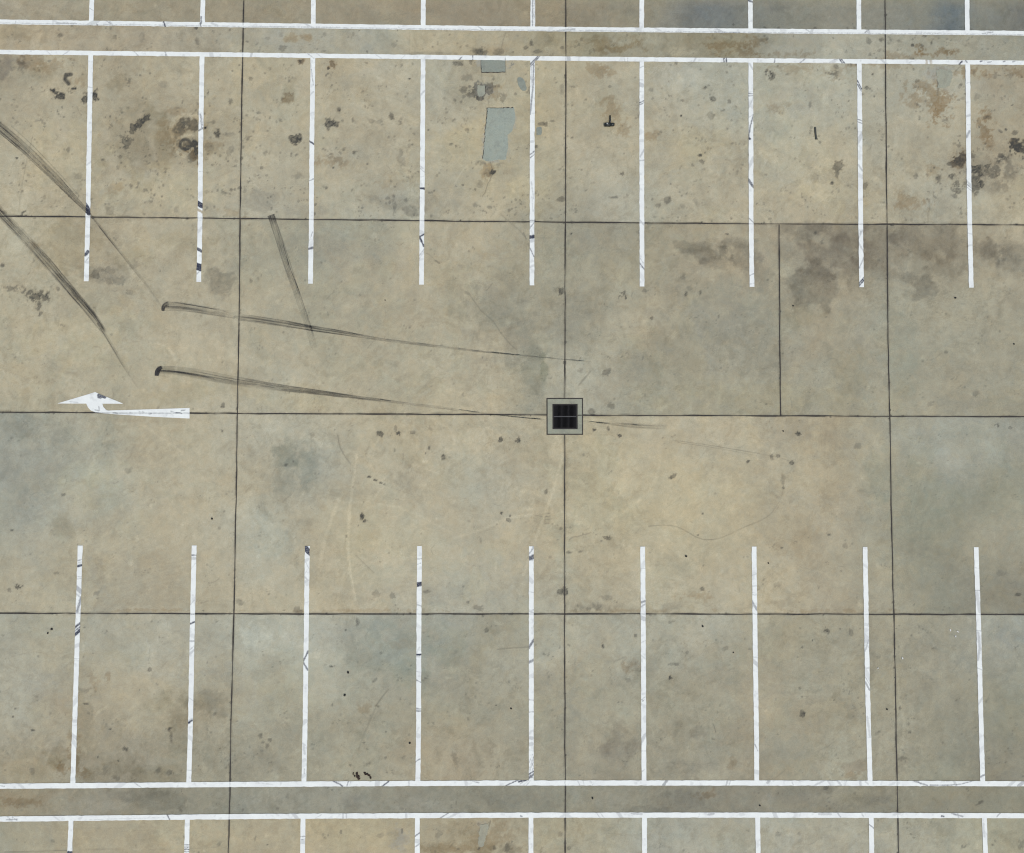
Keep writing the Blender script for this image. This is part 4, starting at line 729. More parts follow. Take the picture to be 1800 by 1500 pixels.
 ([(1014, 1370), (1019, 1380)], 1, .35), ([(1024, 1370), (1027, 1380)], 1, .3), ([(1036, 1370), (1042, 1380)], 1, .3), ([(1166, 1380), (1173, 1371)], 4.6, .55), ([(1276, 1381), (1279, 1371)], 3, .35), ([(1281, 1381), (1284, 1371)], 2, .3), ([(1349, 1376), (1352, 1372)], 5, .4), ([(1392, 1375), (1394, 1380)], 2, .25), ([(1455, 1373), (1460, 1380)], 3, .25), ([(1472, 1373), (1478, 1380)], 4, .3), ([(1485, 1380), (1488, 1372)], 2, .25), ([(1521, 1374), (1526, 1378)], 3, .25), ([(1605, 1372), (1630, 1381)], 2.4, .65), ([(1612, 1372), (1618, 1378)], 1.4, .5), ([(1635, 1380), (1665, 1380.5), (1690, 1378), (1712, 1372)], 2, .6), ([(1664, 1372), (1668, 1372)], 1.4, .8), ([(1790, 1382), (1800, 1374)], 6, .4), ([(235, 1375), (250, 1385)], 1.4, .5), ([(0, 1381), (8, 1382)], 1.4, .6), ([(450, 1376), (480, 1379)], 1, .25),
 ([(293, 1430), (299, 1442)], 2.6, .75), ([(12, 1441), (30, 1440)], 1.6, .6), ([(14, 1436), (22, 1443)], 1, .45), ([(22, 1436), (30, 1442)], 1, .45), ([(603, 1430), (603, 1440)], 3, .3), ([(609, 1430), (609, 1440)], 2, .3), ([(714, 1430), (714, 1440)], 4, .25), ([(555, 1438), (565, 1432)], 1, .3), ([(774, 1438), (788, 1429)], 2, .6), ([(1048, 1428), (1055, 1438)], 1.2, .4), ([(1055, 1428), (1062, 1438)], 1.2, .35), ([(1110, 1430), (1128, 1431)], 3, .35), ([(1245, 1432), (1254, 1430)], 4, .35), ([(1440, 1431), (1460, 1431)], 4, .3), ([(1472, 1429), (1477, 1436)], 1.8, .4), ([(1514, 1430), (1518, 1436)], 1.8, .35), ([(1570, 1432), (1582, 1430)], 4, .2), ([(1673, 1430), (1692, 1435)], 2.4, .6), ([(1655, 1434.5), (1659, 1435)], 2.4, .9), ([(1752, 1435), (1758, 1429)], 2.4, .45), ([(150, 1441), (290, 1437)], 1, .25), ([(915, 1434), (918, 1435)], 2, .7),
 ([(118, 1499), (128, 1499)], 6, 1), ([(324, 1485), (334, 1485)], 1.6, .85), ([(324, 1489), (334, 1489)], 1.6, .8), ([(324, 1493), (334, 1493)], 1.6, .85), ([(324, 1497), (334, 1497)], 1.6, .7), ([(327, 1485), (327, 1499)], 1, .5), ([(528, 1471), (537, 1470)], 1.4, .6), ([(528, 1476), (537, 1475)], 1.4, .5), ([(528, 1480), (537, 1480)], 7, .22), ([(728, 1471), (738, 1464)], 1.9, .85), ([(728, 1490), (738, 1483)], 1.5, .55), ([(731, 1478), (738, 1480)], 8, .25), ([(1527, 1449), (1536, 1456)], 1.6, .65), ([(1728, 1448), (1730, 1470)], 4, .25),
 ([(1312, 0), (1323, 4)], 3, .85), ([(936.5, -20), (936, 46)], 2.2, .6), ([(939.5, -20), (939, 46)], 1, .4), ([(158, 15), (164, 19)], 1.4, .4), ([(354, 30), (354, 42)], 2.4, .7),
 # arrow
 ([(174, 695), (184, 698)], 6, .85), ([(173, 699), (177, 700)], 3, .8), ([(170, 725), (190, 726.5), (206, 727), (240, 727.5), (290, 727), (333, 727)], 1.3, .42), ([(200, 726), (207, 727)], 2.4, .7), ([(308, 726), (320, 726.6)], 2.2, .9), ([(300, 723), (309, 726)], 1.2, .6), ([(319, 722), (326, 721)], 1.4, .6), ([(174, 715), (175, 722)], 1.2, .6), ([(229, 726), (233, 726)], 1.4, .6), ([(250, 724), (258, 727)], 1.2, .5), ([(263, 728), (267, 727)], 1.6, .6), ([(123, 706), (137, 708)], 2, .25), ([(168, 721), (173, 722)], 2, .5), ([(245, 723), (249, 727)], 1, .4),
]
# joints show faintly through the paint that bridges them
r_ = np.random.default_rng(77)
for _ in range(110):                       # broad faint smears left by tyres turning across the lines
    if r_.random() < .7:
        k = int(r_.integers(0, 9)); lower = r_.random() < .6
        yy = r_.uniform(965, 1370) if lower else r_.uniform(110, 495)
        x0 = float(np.interp(yy, [110, 495, 965, 1370], [158 + k * 192.7, 152 + k * 194.3, 141 + k * 196.7, 128 + k * 199.8]))
        dy = r_.normal(0, 7)
        SC.append(([(x0 - 8, yy - dy), (x0 + 8, yy + dy)], r_.uniform(2.5, 8), r_.uniform(.10, .32)))
    else:
        xx = r_.uniform(0, 1800); yy = float(np.interp(xx, [0, 900, 1800], [(39, 51, 59), (92, 103, 111), (1382, 1376, 1378), (1440, 1433, 1434)][int(r_.integers(0, 4))]))
        dx = r_.normal(0, 7)
        SC.append(([(xx - dx, yy - 7), (xx + dx, yy + 7)], r_.uniform(2.5, 9), r_.uniform(.10, .32)))
for name, pts in list(JV.items()) + list(JH.items()): SC.append((pts, 1.8, .30))
BARE = [([(345, 367.5), (357, 374)], 4.4, .9), ([(1628, 104), (1629, 117)], 4, .7), ([(1635, 104), (1637, 117)], 4, .6), ([(166, 719), (170, 723)], 3, .0), ([(1384, 112), (1470, 110)], 1.2, .3)]

def scuff_attr(me, u, v):
    sc = np.zeros((len(u), 4), np.float32); sc[:, 3] = 1
    nz = lattice(u, v, 2.2, 91) - 0.5
    nz2 = fbm(u, v, 9, 191, 3) - 0.5
    for ch, lst in ((0, SC), (1, BARE)):
        for pts, w, amp in lst:
            a = np.array(pts)
            m = (u > a[:, 0].min() - w - 3) & (u < a[:, 0].max() + w + 3) & (v > a[:, 1].min() - w - 3) & (v < a[:, 1].max() + w + 3)
            if not m.any(): continue
            d, t = seg_dist(u[m], v[m], pts)
            val = amp * smooth(w / 2 + 0.7, w / 2 - 0.7, d + nz[m] * 1.2)
            sc[m, ch] = np.maximum(sc[m, ch], val)
    sc[:, 0] = np.maximum(sc[:, 0], np.clip(nz2 * 1.1 - 0.16, 0, 0.16))      # general grime
    at = me.attributes.new('scuff', 'FLOAT_COLOR', 'POINT')
    at.data.foreach_set('color', sc.ravel())

def paint(name, vs, fs):
    o = link_mesh(name, vs, fs, mat_paint)
    a = np.array(vs)
    u, v = P(a[:, 0], a[:, 1])
    scuff_attr(o.data, u, v)
    return o

# ------------------------------------------------------------------ painted lines
Z_LONG, Z_BAY = 0.009, 0.008
LW = 0.107
def bay(pts, label, group, seed):
    vs, fs, st = ribbon(pts, LW, 0.012, 8, Z_BAY, 0.0024, seed)
    return tag(paint('bay_line', vs, fs), label, 'bay line', group)

UP = [([(159.8, 96), (154.9, 380), (152.1, 494.8)], 'white bay line leftmost in the upper row, cut by a black skid mark'),
      ([(355.4, 98), (353, 260), (351.7, 400), (349.6, 496)], 'white upper row bay line beside the ringed oil stain, with thick black scuff bands'),
      ([(550.2, 98), (548.4, 250), (547.3, 400), (545.9, 499)], 'white bay line in the upper row just right of the short steep skid mark'),
      ([(743.8, 100), (742.7, 270), (741, 500.7)], 'white upper row bay line left of the large grey repair patch, hooked black scuff'),
      ([(936.1, 102), (935.5, 270), (935, 502)], 'white upper row bay line between the large repair patch and the central joint'),
      ([(1128, 104), (1128, 270), (1128.5, 504)], 'white bay line in the upper row nearest right of the black mallet'),
      ([(1319.5, 106), (1320.3, 400), (1321.6, 504.7)], 'white bay line in the upper row left of the short dark rubber strip'),
      ([(1510.1, 107), (1511.5, 250), (1512.8, 400), (1514.4, 505.2)], 'white upper row bay line right of the dark rubber strip, twin scuffs at its foot'),
      ([(1700.8, 109), (1702.1, 260), (1704.5, 400), (1707, 506)], 'white bay line rightmost in the upper row, running through black oil stains')]
LO = [([(141.3, 959.2), (137.6, 1079), (130.7, 1300), (128.2, 1384)], 'white bay line leftmost in the lower row, striped with several black tyre scuffs'),
      ([(341.6, 959), (338.4, 1100), (334.4, 1300), (331.8, 1383)], 'white bay line in the lower row nearest left of the left vertical joint'),
      ([(540.3, 960), (538.7, 1100), (536, 1300), (534.3, 1381)], 'white bay line in the lower row with a black scuffed top end'),
      ([(737.6, 960), (736.5, 1100), (735.7, 1300), (734.6, 1380)], 'white bay line in the lower row nearest right of the two dark debris clumps'),
      ([(934.1, 960.5), (933.9, 1100), (933.9, 1379)], 'white bay line in the lower row just left of the joint below the drain'),
      ([(1129.6, 961), (1130.7, 1100), (1131.5, 1300), (1132, 1379)], 'clean white lower row bay line, first one right of the joint below the drain'),
      ([(1325.3, 961), (1326.9, 1100), (1329.6, 1300), (1330.1, 1380)], 'white bay line in the lower row below the wavy tyre line, faint grey scuffs'),
      ([(1520.3, 961.5), (1522.9, 1100), (1524.5, 1200), (1527.2, 1300), (1529.3, 1380)], 'white bay line in the lower row just left of the right vertical joint'),
      ([(1715.5, 962), (1720, 1100), (1725, 1300), (1727.3, 1381)], 'white bay line rightmost in the lower row, beside three white scraps')]
ORD = ['leftmost', 'second from left', 'third from left', 'fourth from left', 'middle one', 'fourth from right', 'third from right', 'second from right', 'rightmost']
TX_ = [(161.9, 160.6), (357, 356), (551.1, 550.7), (744.1, 743.9), (936.8, 936.4), (1128.1, 1128), (1318.7, 1319), (1509.3, 1509.6), (1699.6, 1700)]
BX_ = [(125.3, 123), (329.6, 328.4), (532.9, 532), (733.7, 733.4), (933.4, 933.3), (1132.5, 1133), (1331.6, 1332.6), (1531, 1532.2), (1729.8, 1732)]
TXT = ['', '', '', '', ', with a tyre streak along it', '', ', black scuff on it', ', left of the joint', ', right of the blue tinted stain']
BXT = [', ending in a black scuff', ', cross-hatched black print', ', faint grey tread print', ', two slanting scuffs', '', '', '', ', left of a joint', '']
for k, (pts, lab) in enumerate(UP): bay(pts, lab, 'bay lines of the upper row', 200 + k)
for k, (pts, lab) in enumerate(LO): bay(pts, lab, 'bay lines of the lower row', 220 + k)
for k in range(9):
    x0, x1 = TX_[k]; dx = (x0 - x1) / 40
    yl = float(np.interp(x1, [0, 450, 900, 1350, 1800], LA))
    bay([(x0 + dx * 360, -360), (x0, 0), (x1, yl)], 'white line stub at the top picture edge, %s%s' % (ORD[k], TXT[k]), 'bay lines of the row beyond the top', 240 + k)
    x0, x1 = BX_[k]; dx = (x1 - x0) / 60
    yl = float(np.interp(x0, [0, 450, 900, 1350, 1800], LD))
    bay([(x0, yl), (x1, 1500), (x1 + dx * 360, 1860)], 'white line stub at the bottom picture edge, %s%s' % (ORD[k], BXT[k]), 'bay lines of the row beyond the bottom', 260 + k)

BXS = [0, 450, 900, 1350, 1800]
for k, (ysl, lab) in enumerate([(LA, 'long white border line, topmost of all, with thin tyre lines along it'),
                                (LB, 'long white border line heading the upper bay row, touching the wide repair patch'),
                                (LC, 'long white border line at the foot of the lower bay row, touching the debris clumps'),
                                (LD, 'lowest long white border line, close to the bottom edge of the picture')]):
    pts = list(zip(BXS, ysl))
    sl0, sl1 = (ysl[1] - ysl[0]) / 450, (ysl[4] - ysl[3]) / 450
    pts = [(-220, ysl[0] - 220 * sl0)] + pts + [(2020, ysl[4] + 220 * sl1)]
    vs, fs, st = ribbon(pts, (0.109, 0.104, 0.113, 0.112)[k], 0.0125, 8, Z_LONG, 0.0026, 280 + k)
    tag(paint('border_line', vs, fs), lab, 'border line', 'long border lines between the bay rows')

# direction arrow -------------------------------------------------------
def loft(a, b, na, nb, out_v, out_f):
    """fill between two survey polylines with a fine grid"""
    def rs(p, k):
        p = np.array(p, float); L = np.concatenate([[0], np.cumsum(np.hypot(*np.diff(p, axis=0).T))])
        t = np.linspace(0, L[-1], k)
        return np.stack([np.interp(t, L, p[:, 0]), np.interp(t, L, p[:, 1])], -1)
    A, B = rs(a, na), rs(b, na)
    o = len(out_v)
    for i in range(na):
        for j in range(nb + 1):
            q = A[i] + (B[i] - A[i]) * j / nb
            x, y = G(q[0], q[1]); out_v.append((float(x), float(y), Z_BAY))
    for i in range(na - 1):
        for j in range(nb):
            k = o + i * (nb + 1) + j
            out_f.append((k, k + nb + 1, k + nb + 2, k + 1))
vs, fs = [], []
loft([(102, 709.6), (152, 709.8), (167.5, 709.9)], [(102, 709.2), (152, 694.3), (167.5, 689.5)], 70, 20, vs, fs)
loft([(167.5, 709.9), (180.5, 709.9), (216, 710)], [(167.5, 689.5), (180.5, 695.1), (216, 709.4)], 50, 20, vs, fs)
loft([(152, 709.8), (155, 716.5), (160, 722), (168, 725)], [(180.3, 709.9), (182, 715.5), (186, 720), (190, 722)], 16, 26, vs, fs)
loft([(168, 725), (182, 726.8), (209, 729), (270, 733), (333.5, 736)], [(190, 722), (200, 721.6), (225, 720.9), (280, 719.2), (333.5, 717.4)], 130, 16, vs, fs)
v0, v1, v2 = (Vector(vs[i]) for i in fs[0][:3])
if (v1 - v0).cross(v2 - v0).z < 0: fs = [f[::-1] for f in fs]
o = paint('direction_arrow', vs, fs)
tag(o, 'white painted turn arrow lying over the joint at the left, head pointing up', 'road arrow')

# ------------------------------------------------------------------ repairs in the concrete
def patch(name, pts, mat, label, jag=0.9, seed=0, z=0.0055, group=None, crack=None):
    r = np.random.default_rng(seed)
    out = []
    for i in range(len(pts)):
        (x0, y0), (x1, y1) = pts[i], pts[(i + 1) % len(pts)]
        k = max(1, int(math.dist((x0, y0), (x1, y1)) / 2.5))
        for j in range(k):
            t = j / k
            out.append((x0 + (x1 - x0) * t + r.normal(0, jag * .5), y0 + (y1 - y0) * t + r.normal(0, jag * .5)))
    top = [g(x, y, z) for x, y in out]
    c = sum(top, Vector()) / len(top)
    bm = bmesh.new()
    tv = [bm.verts.new(p) for p in top]
    bv = [bm.verts.new((p.x + (p.x - c.x) * .012, p.y + (p.y - c.y) * .012, 0.0005)) for p in top]
    bm.faces.new(tv)
    for i in range(len(tv)):
        j = (i + 1) % len(tv)
        bm.faces.new((tv[i], bv[i], bv[j], tv[j]))
    bmesh.ops.recalc_face_normals(bm, faces=bm.faces)
    bm.faces.ensure_lookup_table()
    if bm.faces[0].normal.z < 0: bmesh.ops.reverse_faces(bm, faces=bm.faces)
    me = bpy.data.meshes.new(name); bm.to_mesh(me); bm.free()
    me.materials.append(mat)
    o = bpy.data.objects.new(name, me); COL.objects.link(o)
    if crack:
        dx_, dy_ = crack
        e_ = [g(x + dx_ + r.normal(0, .35), y + dy_ + r.normal(0, .35), 0.003) for x, y in out]
        ce = link_mesh('edge_crack', [tuple(p) for p in e_], [tuple(range(len(e_)))], mat_joint, o)
        if ce.data.polygons[0].normal.z < 0: ce.data.flip_normals()
    return tag(o, label, 'repair patch', group)
GRP = 'cement repair patches'
patch('repair_patch', [(857, 190.5), (880, 191), (903, 190), (905.5, 202), (904, 216), (901, 229), (897, 234), (892, 237), (893, 255), (891, 270), (889, 281), (876, 280), (866, 283), (855, 283), (849, 280), (851, 262), (853, 235), (856, 208)], mat_cement, 'large upright grey cement patch with ragged right side in the upper row', 0.9, 1, group=GRP, crack=(-.9, -1.1))
patch('repair_patch', [(839.5, 150.5), (852.5, 151), (852.5, 165), (848, 170), (842, 171), (839, 164)], mat_cement_faint, 'small squarish grey cement patch directly above the large upright one', 0.6, 2, group=GRP, crack=(.6, .4))
patch('repair_patch', [(845.5, 103), (888, 103), (888, 126.5), (868, 127), (847, 127)], mat_cement_dark, 'wide grey cement patch touching the underside of the white border line', 0.5, 3, group=GRP, crack=(-.6, 1.1))
patch('repair_patch', [(1646, 124), (1656, 121), (1672, 124), (1674, 138), (1669, 150), (1664, 155), (1649, 154), (1648, 140)], mat_cement_faint, 'pale weathered cement patch above brown stains near the upper right corner', 2.0, 4, group=GRP)
patch('repair_patch', [(845, 1450), (859, 1447), (859, 1456), (855, 1472), (851, 1486), (845, 1489), (840, 1484), (841, 1466)], mat_cement_blend, 'narrow grey cement patch below the lowest border line', 1.8, 5, group=GRP)
ov = [(917.5 + 6.4 * math.cos(t) * math.cos(.42) + 13 * math.sin(t) * math.sin(-.42) * -1, 148 - 6.4 * math.cos(t) * math.sin(.42) + 13 * math.sin(t) * math.cos(.42)) for t in [k * math.pi / 9 for k in range(18)]]
patch('repair_patch', ov, mat_cement_dark, 'tilted oval grey cement patch left of the scuffed bay line in the upper row', 0.7, 6, group=GRP)
patch('repair_patch', [(944, 224), (952, 223.5), (953, 232), (951, 238), (944, 238), (943, 231)], mat_cement_dark, 'tiny grey cement patch right of the bay line nearest the central joint', 0.7, 7, group=GRP)

# ------------------------------------------------------------------ tyre marks
def tyre_mark(label, tracks, mat=None, z=0.013, group='tyre skid marks'):
    """tracks: list of [(x, y, width, density), ...] joined into one mark"""
    V_, F_, UVs, D_ = [], [], [], []
    rs_ = np.random.default_rng(len(label) * 7 + 3)
    extra = []
    for tr in tracks:                       # tread ribs: thin dark lines running inside the band, broken here and there
        A = np.array(tr, float)
        if A[:, 2].max() < 9.5 or len(A) < 5: continue
        L = np.concatenate([[0], np.cumsum(np.hypot(*np.diff(A[:, :2], axis=0).T))])
        for q in range(9):
            sft = rs_.uniform(-.46, .46)
            pos_ = rs_.uniform(0, L[-1] * .25)
            while pos_ < L[-1] - 12:
                ln_ = rs_.uniform(18, 110)
                tt = np.arange(pos_, min(pos_ + ln_, L[-1]), 8.0)
                pos_ += ln_ + rs_.uniform(6, 60)
                if len(tt) < 3: continue
                x, y, w_, d_ = (np.interp(tt, L, A[:, c]) for c in range(4))
                gx, gy = np.gradient(x), np.gradient(y); nn = np.hypot(gx, gy)
                dd = d_ * np.clip((w_ - 4.5) / 7, 0, 1) * rs_.uniform(.30, .85) * np.clip(np.minimum(np.arange(len(tt)), np.arange(len(tt))[::-1]) / 1.0, .35, 1)
                wl = rs_.uniform(1.0, 2.0)
                extra.append([(x[i] - gy[i] / nn[i] * w_[i] * sft, y[i] + gx[i] / nn[i] * w_[i] * sft, wl, float(dd[i])) for i in range(len(tt))])
    tracks = list(tracks) + extra
    for ti, tr in enumerate(tracks):
        pts = [(a[0], a[1]) for a in tr]
        vs, fs, st = ribbon(pts, [a[2] * M_PX for a in tr], 0.03, 10, z + 0.0008 * min(ti, 6) + 0.00004 * ti, 0.002 if ti < len(tracks) - len(extra) else 0.0006, 500 + ti, 9 if ti < len(tracks) - len(extra) else 2)
        x, y, t, L = resample(pts, 0.03)
        den = np.interp(t, L, [a[3] for a in tr])
        o = len(V_)
        V_ += vs; F_ += [tuple(i + o for i in f) for f in fs]
        UVs += [(a + ti * 7.3, b) for a, b in st]
        wpx = np.interp(t, L, [a[2] for a in tr])
        D_ += [den[i // 11] * (0.68 if wpx[i // 11] < 4.6 and ti < len(tracks) - len(extra) else 1.0) * min(1.0, 9.0 * min(s + .06, 1.06 - s)) for i, (_, s) in enumerate(st)]
    o = link_mesh('tyre_mark', V_, F_, mat or mat_rubber)
    me = o.data
    uvl = me.uv_layers.new(name='UVMap')
    idx = np.zeros(len(me.loops), np.int32); me.loops.foreach_get('vertex_index', idx)
    uvl.data.foreach_set('uv', np.array(UVs, np.float32)[idx].ravel())
    at = me.attributes.new('rubber_wear', 'FLOAT', 'POINT'); at.data.foreach_set('value', np.array(D_, np.float32))
    return tag(o, label, 'tyre mark', group)

tyre_mark('broad black skid mark from the left edge that crosses the leftmost upper bay line',
          [[(-60, 170, 18, .9), (0, 224, 18, .95), (40, 258, 17, .9), (75, 291, 16, .9), (103, 319, 14, .85), (130, 348, 10, .75), (150, 368, 7, .75), (163, 383, 5, .6)],
           [(163, 382, 3, .6), (175, 398, 4.7, .8), (200, 430, 5, .8), (222, 456, 5, .75), (245, 485, 4.7, .7), (262, 506, 4, .8), (284, 540, 3, .7)],
           [(20, 222, 1.6, .8), (60, 258, 1.6, .8), (110, 311, 1.4, .6), (140, 345, 1.2, .3)]])
tyre_mark('broad black skid mark from the left edge that ends near the white arrow',
          [[(-60, 302, 16, .8), (0, 374, 17, .85), (30, 404, 17, .9), (69, 446, 17, 1), (104, 486, 16, .95), (133, 521, 15, .95), (161, 552, 14, .9), (180, 578, 11, .55), (186, 587, 8, .0)],
           [(172, 568, 5, .7), (192, 599, 6, .55), (213, 636, 6, .6), (227, 659, 3, .6), (250, 692, 2, .35)]])
tyre_mark('upper of two parallel skid marks running right from a small dark hook',
          [[(287, 547, 5, 3), (287, 541, 8, 3), (290, 536, 9, 2), (297, 535, 11, .6)],
           [(292, 537.5, 14, .62), (310, 537, 14.5, .60), (330, 540, 14.5, .55), (370, 547, 14.5, .55), (396, 551, 13, .4), (404, 554, 12, .22), (414, 556, 11, .3)],
           [(286, 546, 2, .9), (300, 544.5, 2, .9), (330, 547.5, 2, .8), (370, 553.5, 2, .8), (413, 560, 1.4, .4)],
           [(411, 557, 4, .5), (425, 558, 10, .8), (440, 560, 11, .8), (500, 569, 11, .75), (544, 577, 10, .85), (605, 586, 8, .85), (643, 593, 6, .75), (680, 598.5, 5, .7), (723, 604, 5, .75), (773, 609.5, 4.5, .7), (827, 616.7, 3.5, .7), (899, 623.5, 2.4, .65), (933, 627, 2, .6), (987, 632, 2, .5), (1040, 636.5, 1.6, .25)],
           [(420, 563, 1.8, .8), (500, 574.5, 1.8, .8), (600, 589, 1.8, .7), (660, 597, 1.4, .5)]])
tyre_mark('lower of two parallel skid marks, running right from a thick black hook to the drain',
          [[(276, 661, 7, 5), (276, 654, 9, 6), (278.5, 648, 8.5, 5), (285, 646, 6, 2.5)],
           [(277, 650.5, 13, .8), (295, 650, 13.5, .8), (310, 651.5, 15, .75), (345, 657, 17, .75), (380, 664, 17, .75), (412, 670, 16, .7), (440, 674, 15, .72), (483, 681, 13, .75), (541, 688, 10, .8), (589, 694, 8, .8), (632, 699.5, 6, .75), (672, 704, 5, .6), (723, 711, 4.5, .65), (773, 717, 4.5, .7), (813, 722, 4, .7), (856, 728, 3.4, .55), (900, 733, 2.4, .45), (958, 738, 2, .35)],
           [(280, 651, 1.8, .9), (320, 654, 1.8, .9), (380, 665, 1.8, .9), (440, 674.5, 1.8, .85), (483, 682, 1.6, .6)]])
tyre_mark('short steep skid mark of parallel thin lines starting on the upper joint',
          [[(476.5, 378.5, 14, 2.2), (478.5, 384, 13, 1.6), (483, 396, 12, .55), (491, 423, 12, .5), (504, 469, 12, .5), (520, 509, 11, .38), (532, 543, 10.5, .40), (543, 575, 10, .38), (553, 612, 9, .22)],
           [(472, 381, 1.8, 1), (486, 424, 1.6, .8), (501, 471, 1.6, .9), (512, 502, 1.6, .8), (532, 560, 1.2, .5), (548, 612, 1.2, .5)],
           [(483, 381, 1.8, 1), (497, 422, 1.6, .9), (514, 474, 1.4, .8), (535, 540, 1.2, .5), (556, 600, 1.2, .3)]])
tyre_mark('faint double tyre trace right of the drain along the joint',
          [[(1026, 741, 4, .3), (1077, 746.5, 5, .4), (1105, 748, 9, .5), (1140, 750, 10, .4), (1173, 751, 10, .15)]])
tyre_mark('faint pair of thin tyre lines slanting right below the drain level',
          [[(1181, 774, 1.4, .6), (1248, 783, 1.4, .7), (1339, 798.5, 1.4, .6), (1360, 803, 1.4, .3)], [(1190, 778, 1.2, .5), (1248, 786, 1.2, .6), (1330, 801, 1.2, .5)]], mat_rubber_thin)
tyre_mark('thin wavy tyre line curving above the lower row of bays on the right',
          [[(1139, 925.5, 2.2, 0.64), (1150, 926, 2.2, 0.64), (1165, 923, 2, 0.58), (1190, 922, 2, 0.53), (1197, 925, 2.2, 0.58), (1205, 933, 2.2, 0.53), (1220, 945, 2.2, 0.53), (1231, 951.5, 2.2, 0.58), (1240, 953, 2.2, 0.53), (1260, 950, 2.2, 0.53), (1285, 940, 2.2, 0.53), (1303, 927, 2.2, 0.53), (1316, 922.5, 2.2, 0.53), (1340, 917, 2, 0.44), (1357, 906, 2, 0.38), (1370, 886, 1.6, 0.25), (1375, 868, 1.6, 0.15)]], mat_rubber_thin)

# ------------------------------------------------------------------ storm drain
c = g(993, 732.1)
drain = empty('storm_drain', (c.x, c.y, 0))
tag(drain, 'square storm drain with barred iron grate in a pale concrete collar, centre of the lot', 'storm drain')
def rel(px, py): v = g(px, py); return v.x - c.x, v.y - c.y
ox0, oy0 = rel(962.4, 701.6); ox1, oy1 = rel(1023.2, 762.8)
ix0, iy0 = rel(971.0, 710.2); ix1, iy1 = rel(1015.4, 754.6)

def ring(a, b, z0, z1):
    """square ring, outer box a=(x0,y0,x1,y1), inner box b, between z0 and z1"""
    vs, fs = [], []
    for z in (z0, z1):
        for bx in (a, b):
            x0, y0, x1, y1 = bx
            vs += [(x0, y0, z), (x1, y0, z), (x1, y1, z), (x0, y1, z)]
    for i in range(4):
        j = (i + 1) % 4
        fs += [(8 + i, 8 + j, 12 + j, 12 + i), (i, 4 + i, 4 + j, j), (i, j, 8 + j, 8 + i), (4 + i, 12 + i, 12 + j, 4 + j)]
    return vs, fs
def fix(o, bevel=0.0):
    bm = bmesh.new(); bm.from_mesh(o.data)
    if bevel: bmesh.ops.bevel(bm, geom=list(bm.edges), offset=bevel, segments=2, affect='EDGES')
    bmesh.ops.recalc_face_normals(bm, faces=bm.faces)
    bm.to_mesh(o.data); bm.free()
    return o
O = (ox0, oy1, ox1, oy0); I = (ix0, iy1, ix1, iy0)
e = 0.024
fix(link_mesh('collar', *ring(O, I, -0.16, 0.006), mat_collar, drain), 0.004)
fix(link_mesh('seal', *ring((O[0] - e, O[1] - e, O[2] + e, O[3] + e), (O[0] + .001, O[1] + .001, O[2] - .001, O[3] - .001), -0.1, 0.0035), mat_joint, drain))
# crack in the collar beside the joint
qx0, qy0 = rel(1015.8, 730.2); qx1, qy1 = rel(1022.8, 730.2)
link_mesh('crack', [(qx0, qy0 - .012, .008), (qx1, qy1 - .008, .008), (qx1, qy1 + .010, .008), (qx0, qy0 + .012, .008)], [(0, 1, 2, 3)], mat_joint, drain)
# pit
px = 0.02
x0, y0, x1, y1 = I[0] - px, I[1] - px, I[2] + px, I[3] + px
vs = [(x0, y0, -1.1), (x1, y0, -1.1), (x1, y1, -1.1), (x0, y1, -1.1), (x0, y0, -.162), (x1, y0, -.162), (x1, y1, -.162), (x0, y1, -.162)]
link_mesh('pit', vs, [(0, 1, 2, 3), (0, 4, 5, 1), (1, 5, 6, 2), (2, 6, 7, 3), (3, 7, 4, 0)], mat_pit, drain)
# grate: frame, bars and a middle tie
gv, gf = [], []
def add_box(vs, fs, x0, y0, z0, x1, y1, z1):
    o = len(vs)
    vs += [(x0, y0, z0), (x1, y0, z0), (x1, y1, z0), (x0, y1, z0), (x0, y0, z1), (x1, y0, z1), (x1, y1, z1), (x0, y1, z1)]
    fs += [tuple(o + i for i in f) for f in [(0, 3, 2, 1), (4, 5, 6, 7), (0, 1, 5, 4), (1, 2, 6, 5), (2, 3, 7, 6), (3, 0, 4, 7)]]
gap = 0.004
fx0, fy0, fx1, fy1 = I[0] + gap, I[1] + gap, I[2] - gap, I[3] - gap
fw = 0.026
grate_frame = fix(link_mesh('grate_frame', *ring((fx0, fy0, fx1, fy1), (fx0 + fw, fy0 + fw, fx1 - fw, fy1 - fw), -0.055, -0.006), mat_iron, drain))
nb = 19
span = (fx1 - fx0 - 2 * fw) / nb
for k in range(nb):
    xm = fx0 + fw + span * (k + .5)
    w = 0.0042 if k % 3 else 0.0052
    add_box(gv, gf, xm - w, fy0 + fw + .001, -0.050, xm + w, fy1 - fw - .001, -0.009 - 0.0015 * (k % 2))
link_mesh('grate_bars', gv, gf, mat_bar, drain)
tv, tf = [], []
add_box(tv, tf, fx0 + fw + .0005, -0.010 + (fy0 + fy1) / 2, -0.046, fx1 - fw - .0005, 0.010 + (fy0 + fy1) / 2, -0.0065)
link_mesh('tie_bar', tv, tf, mat_tie, drain)

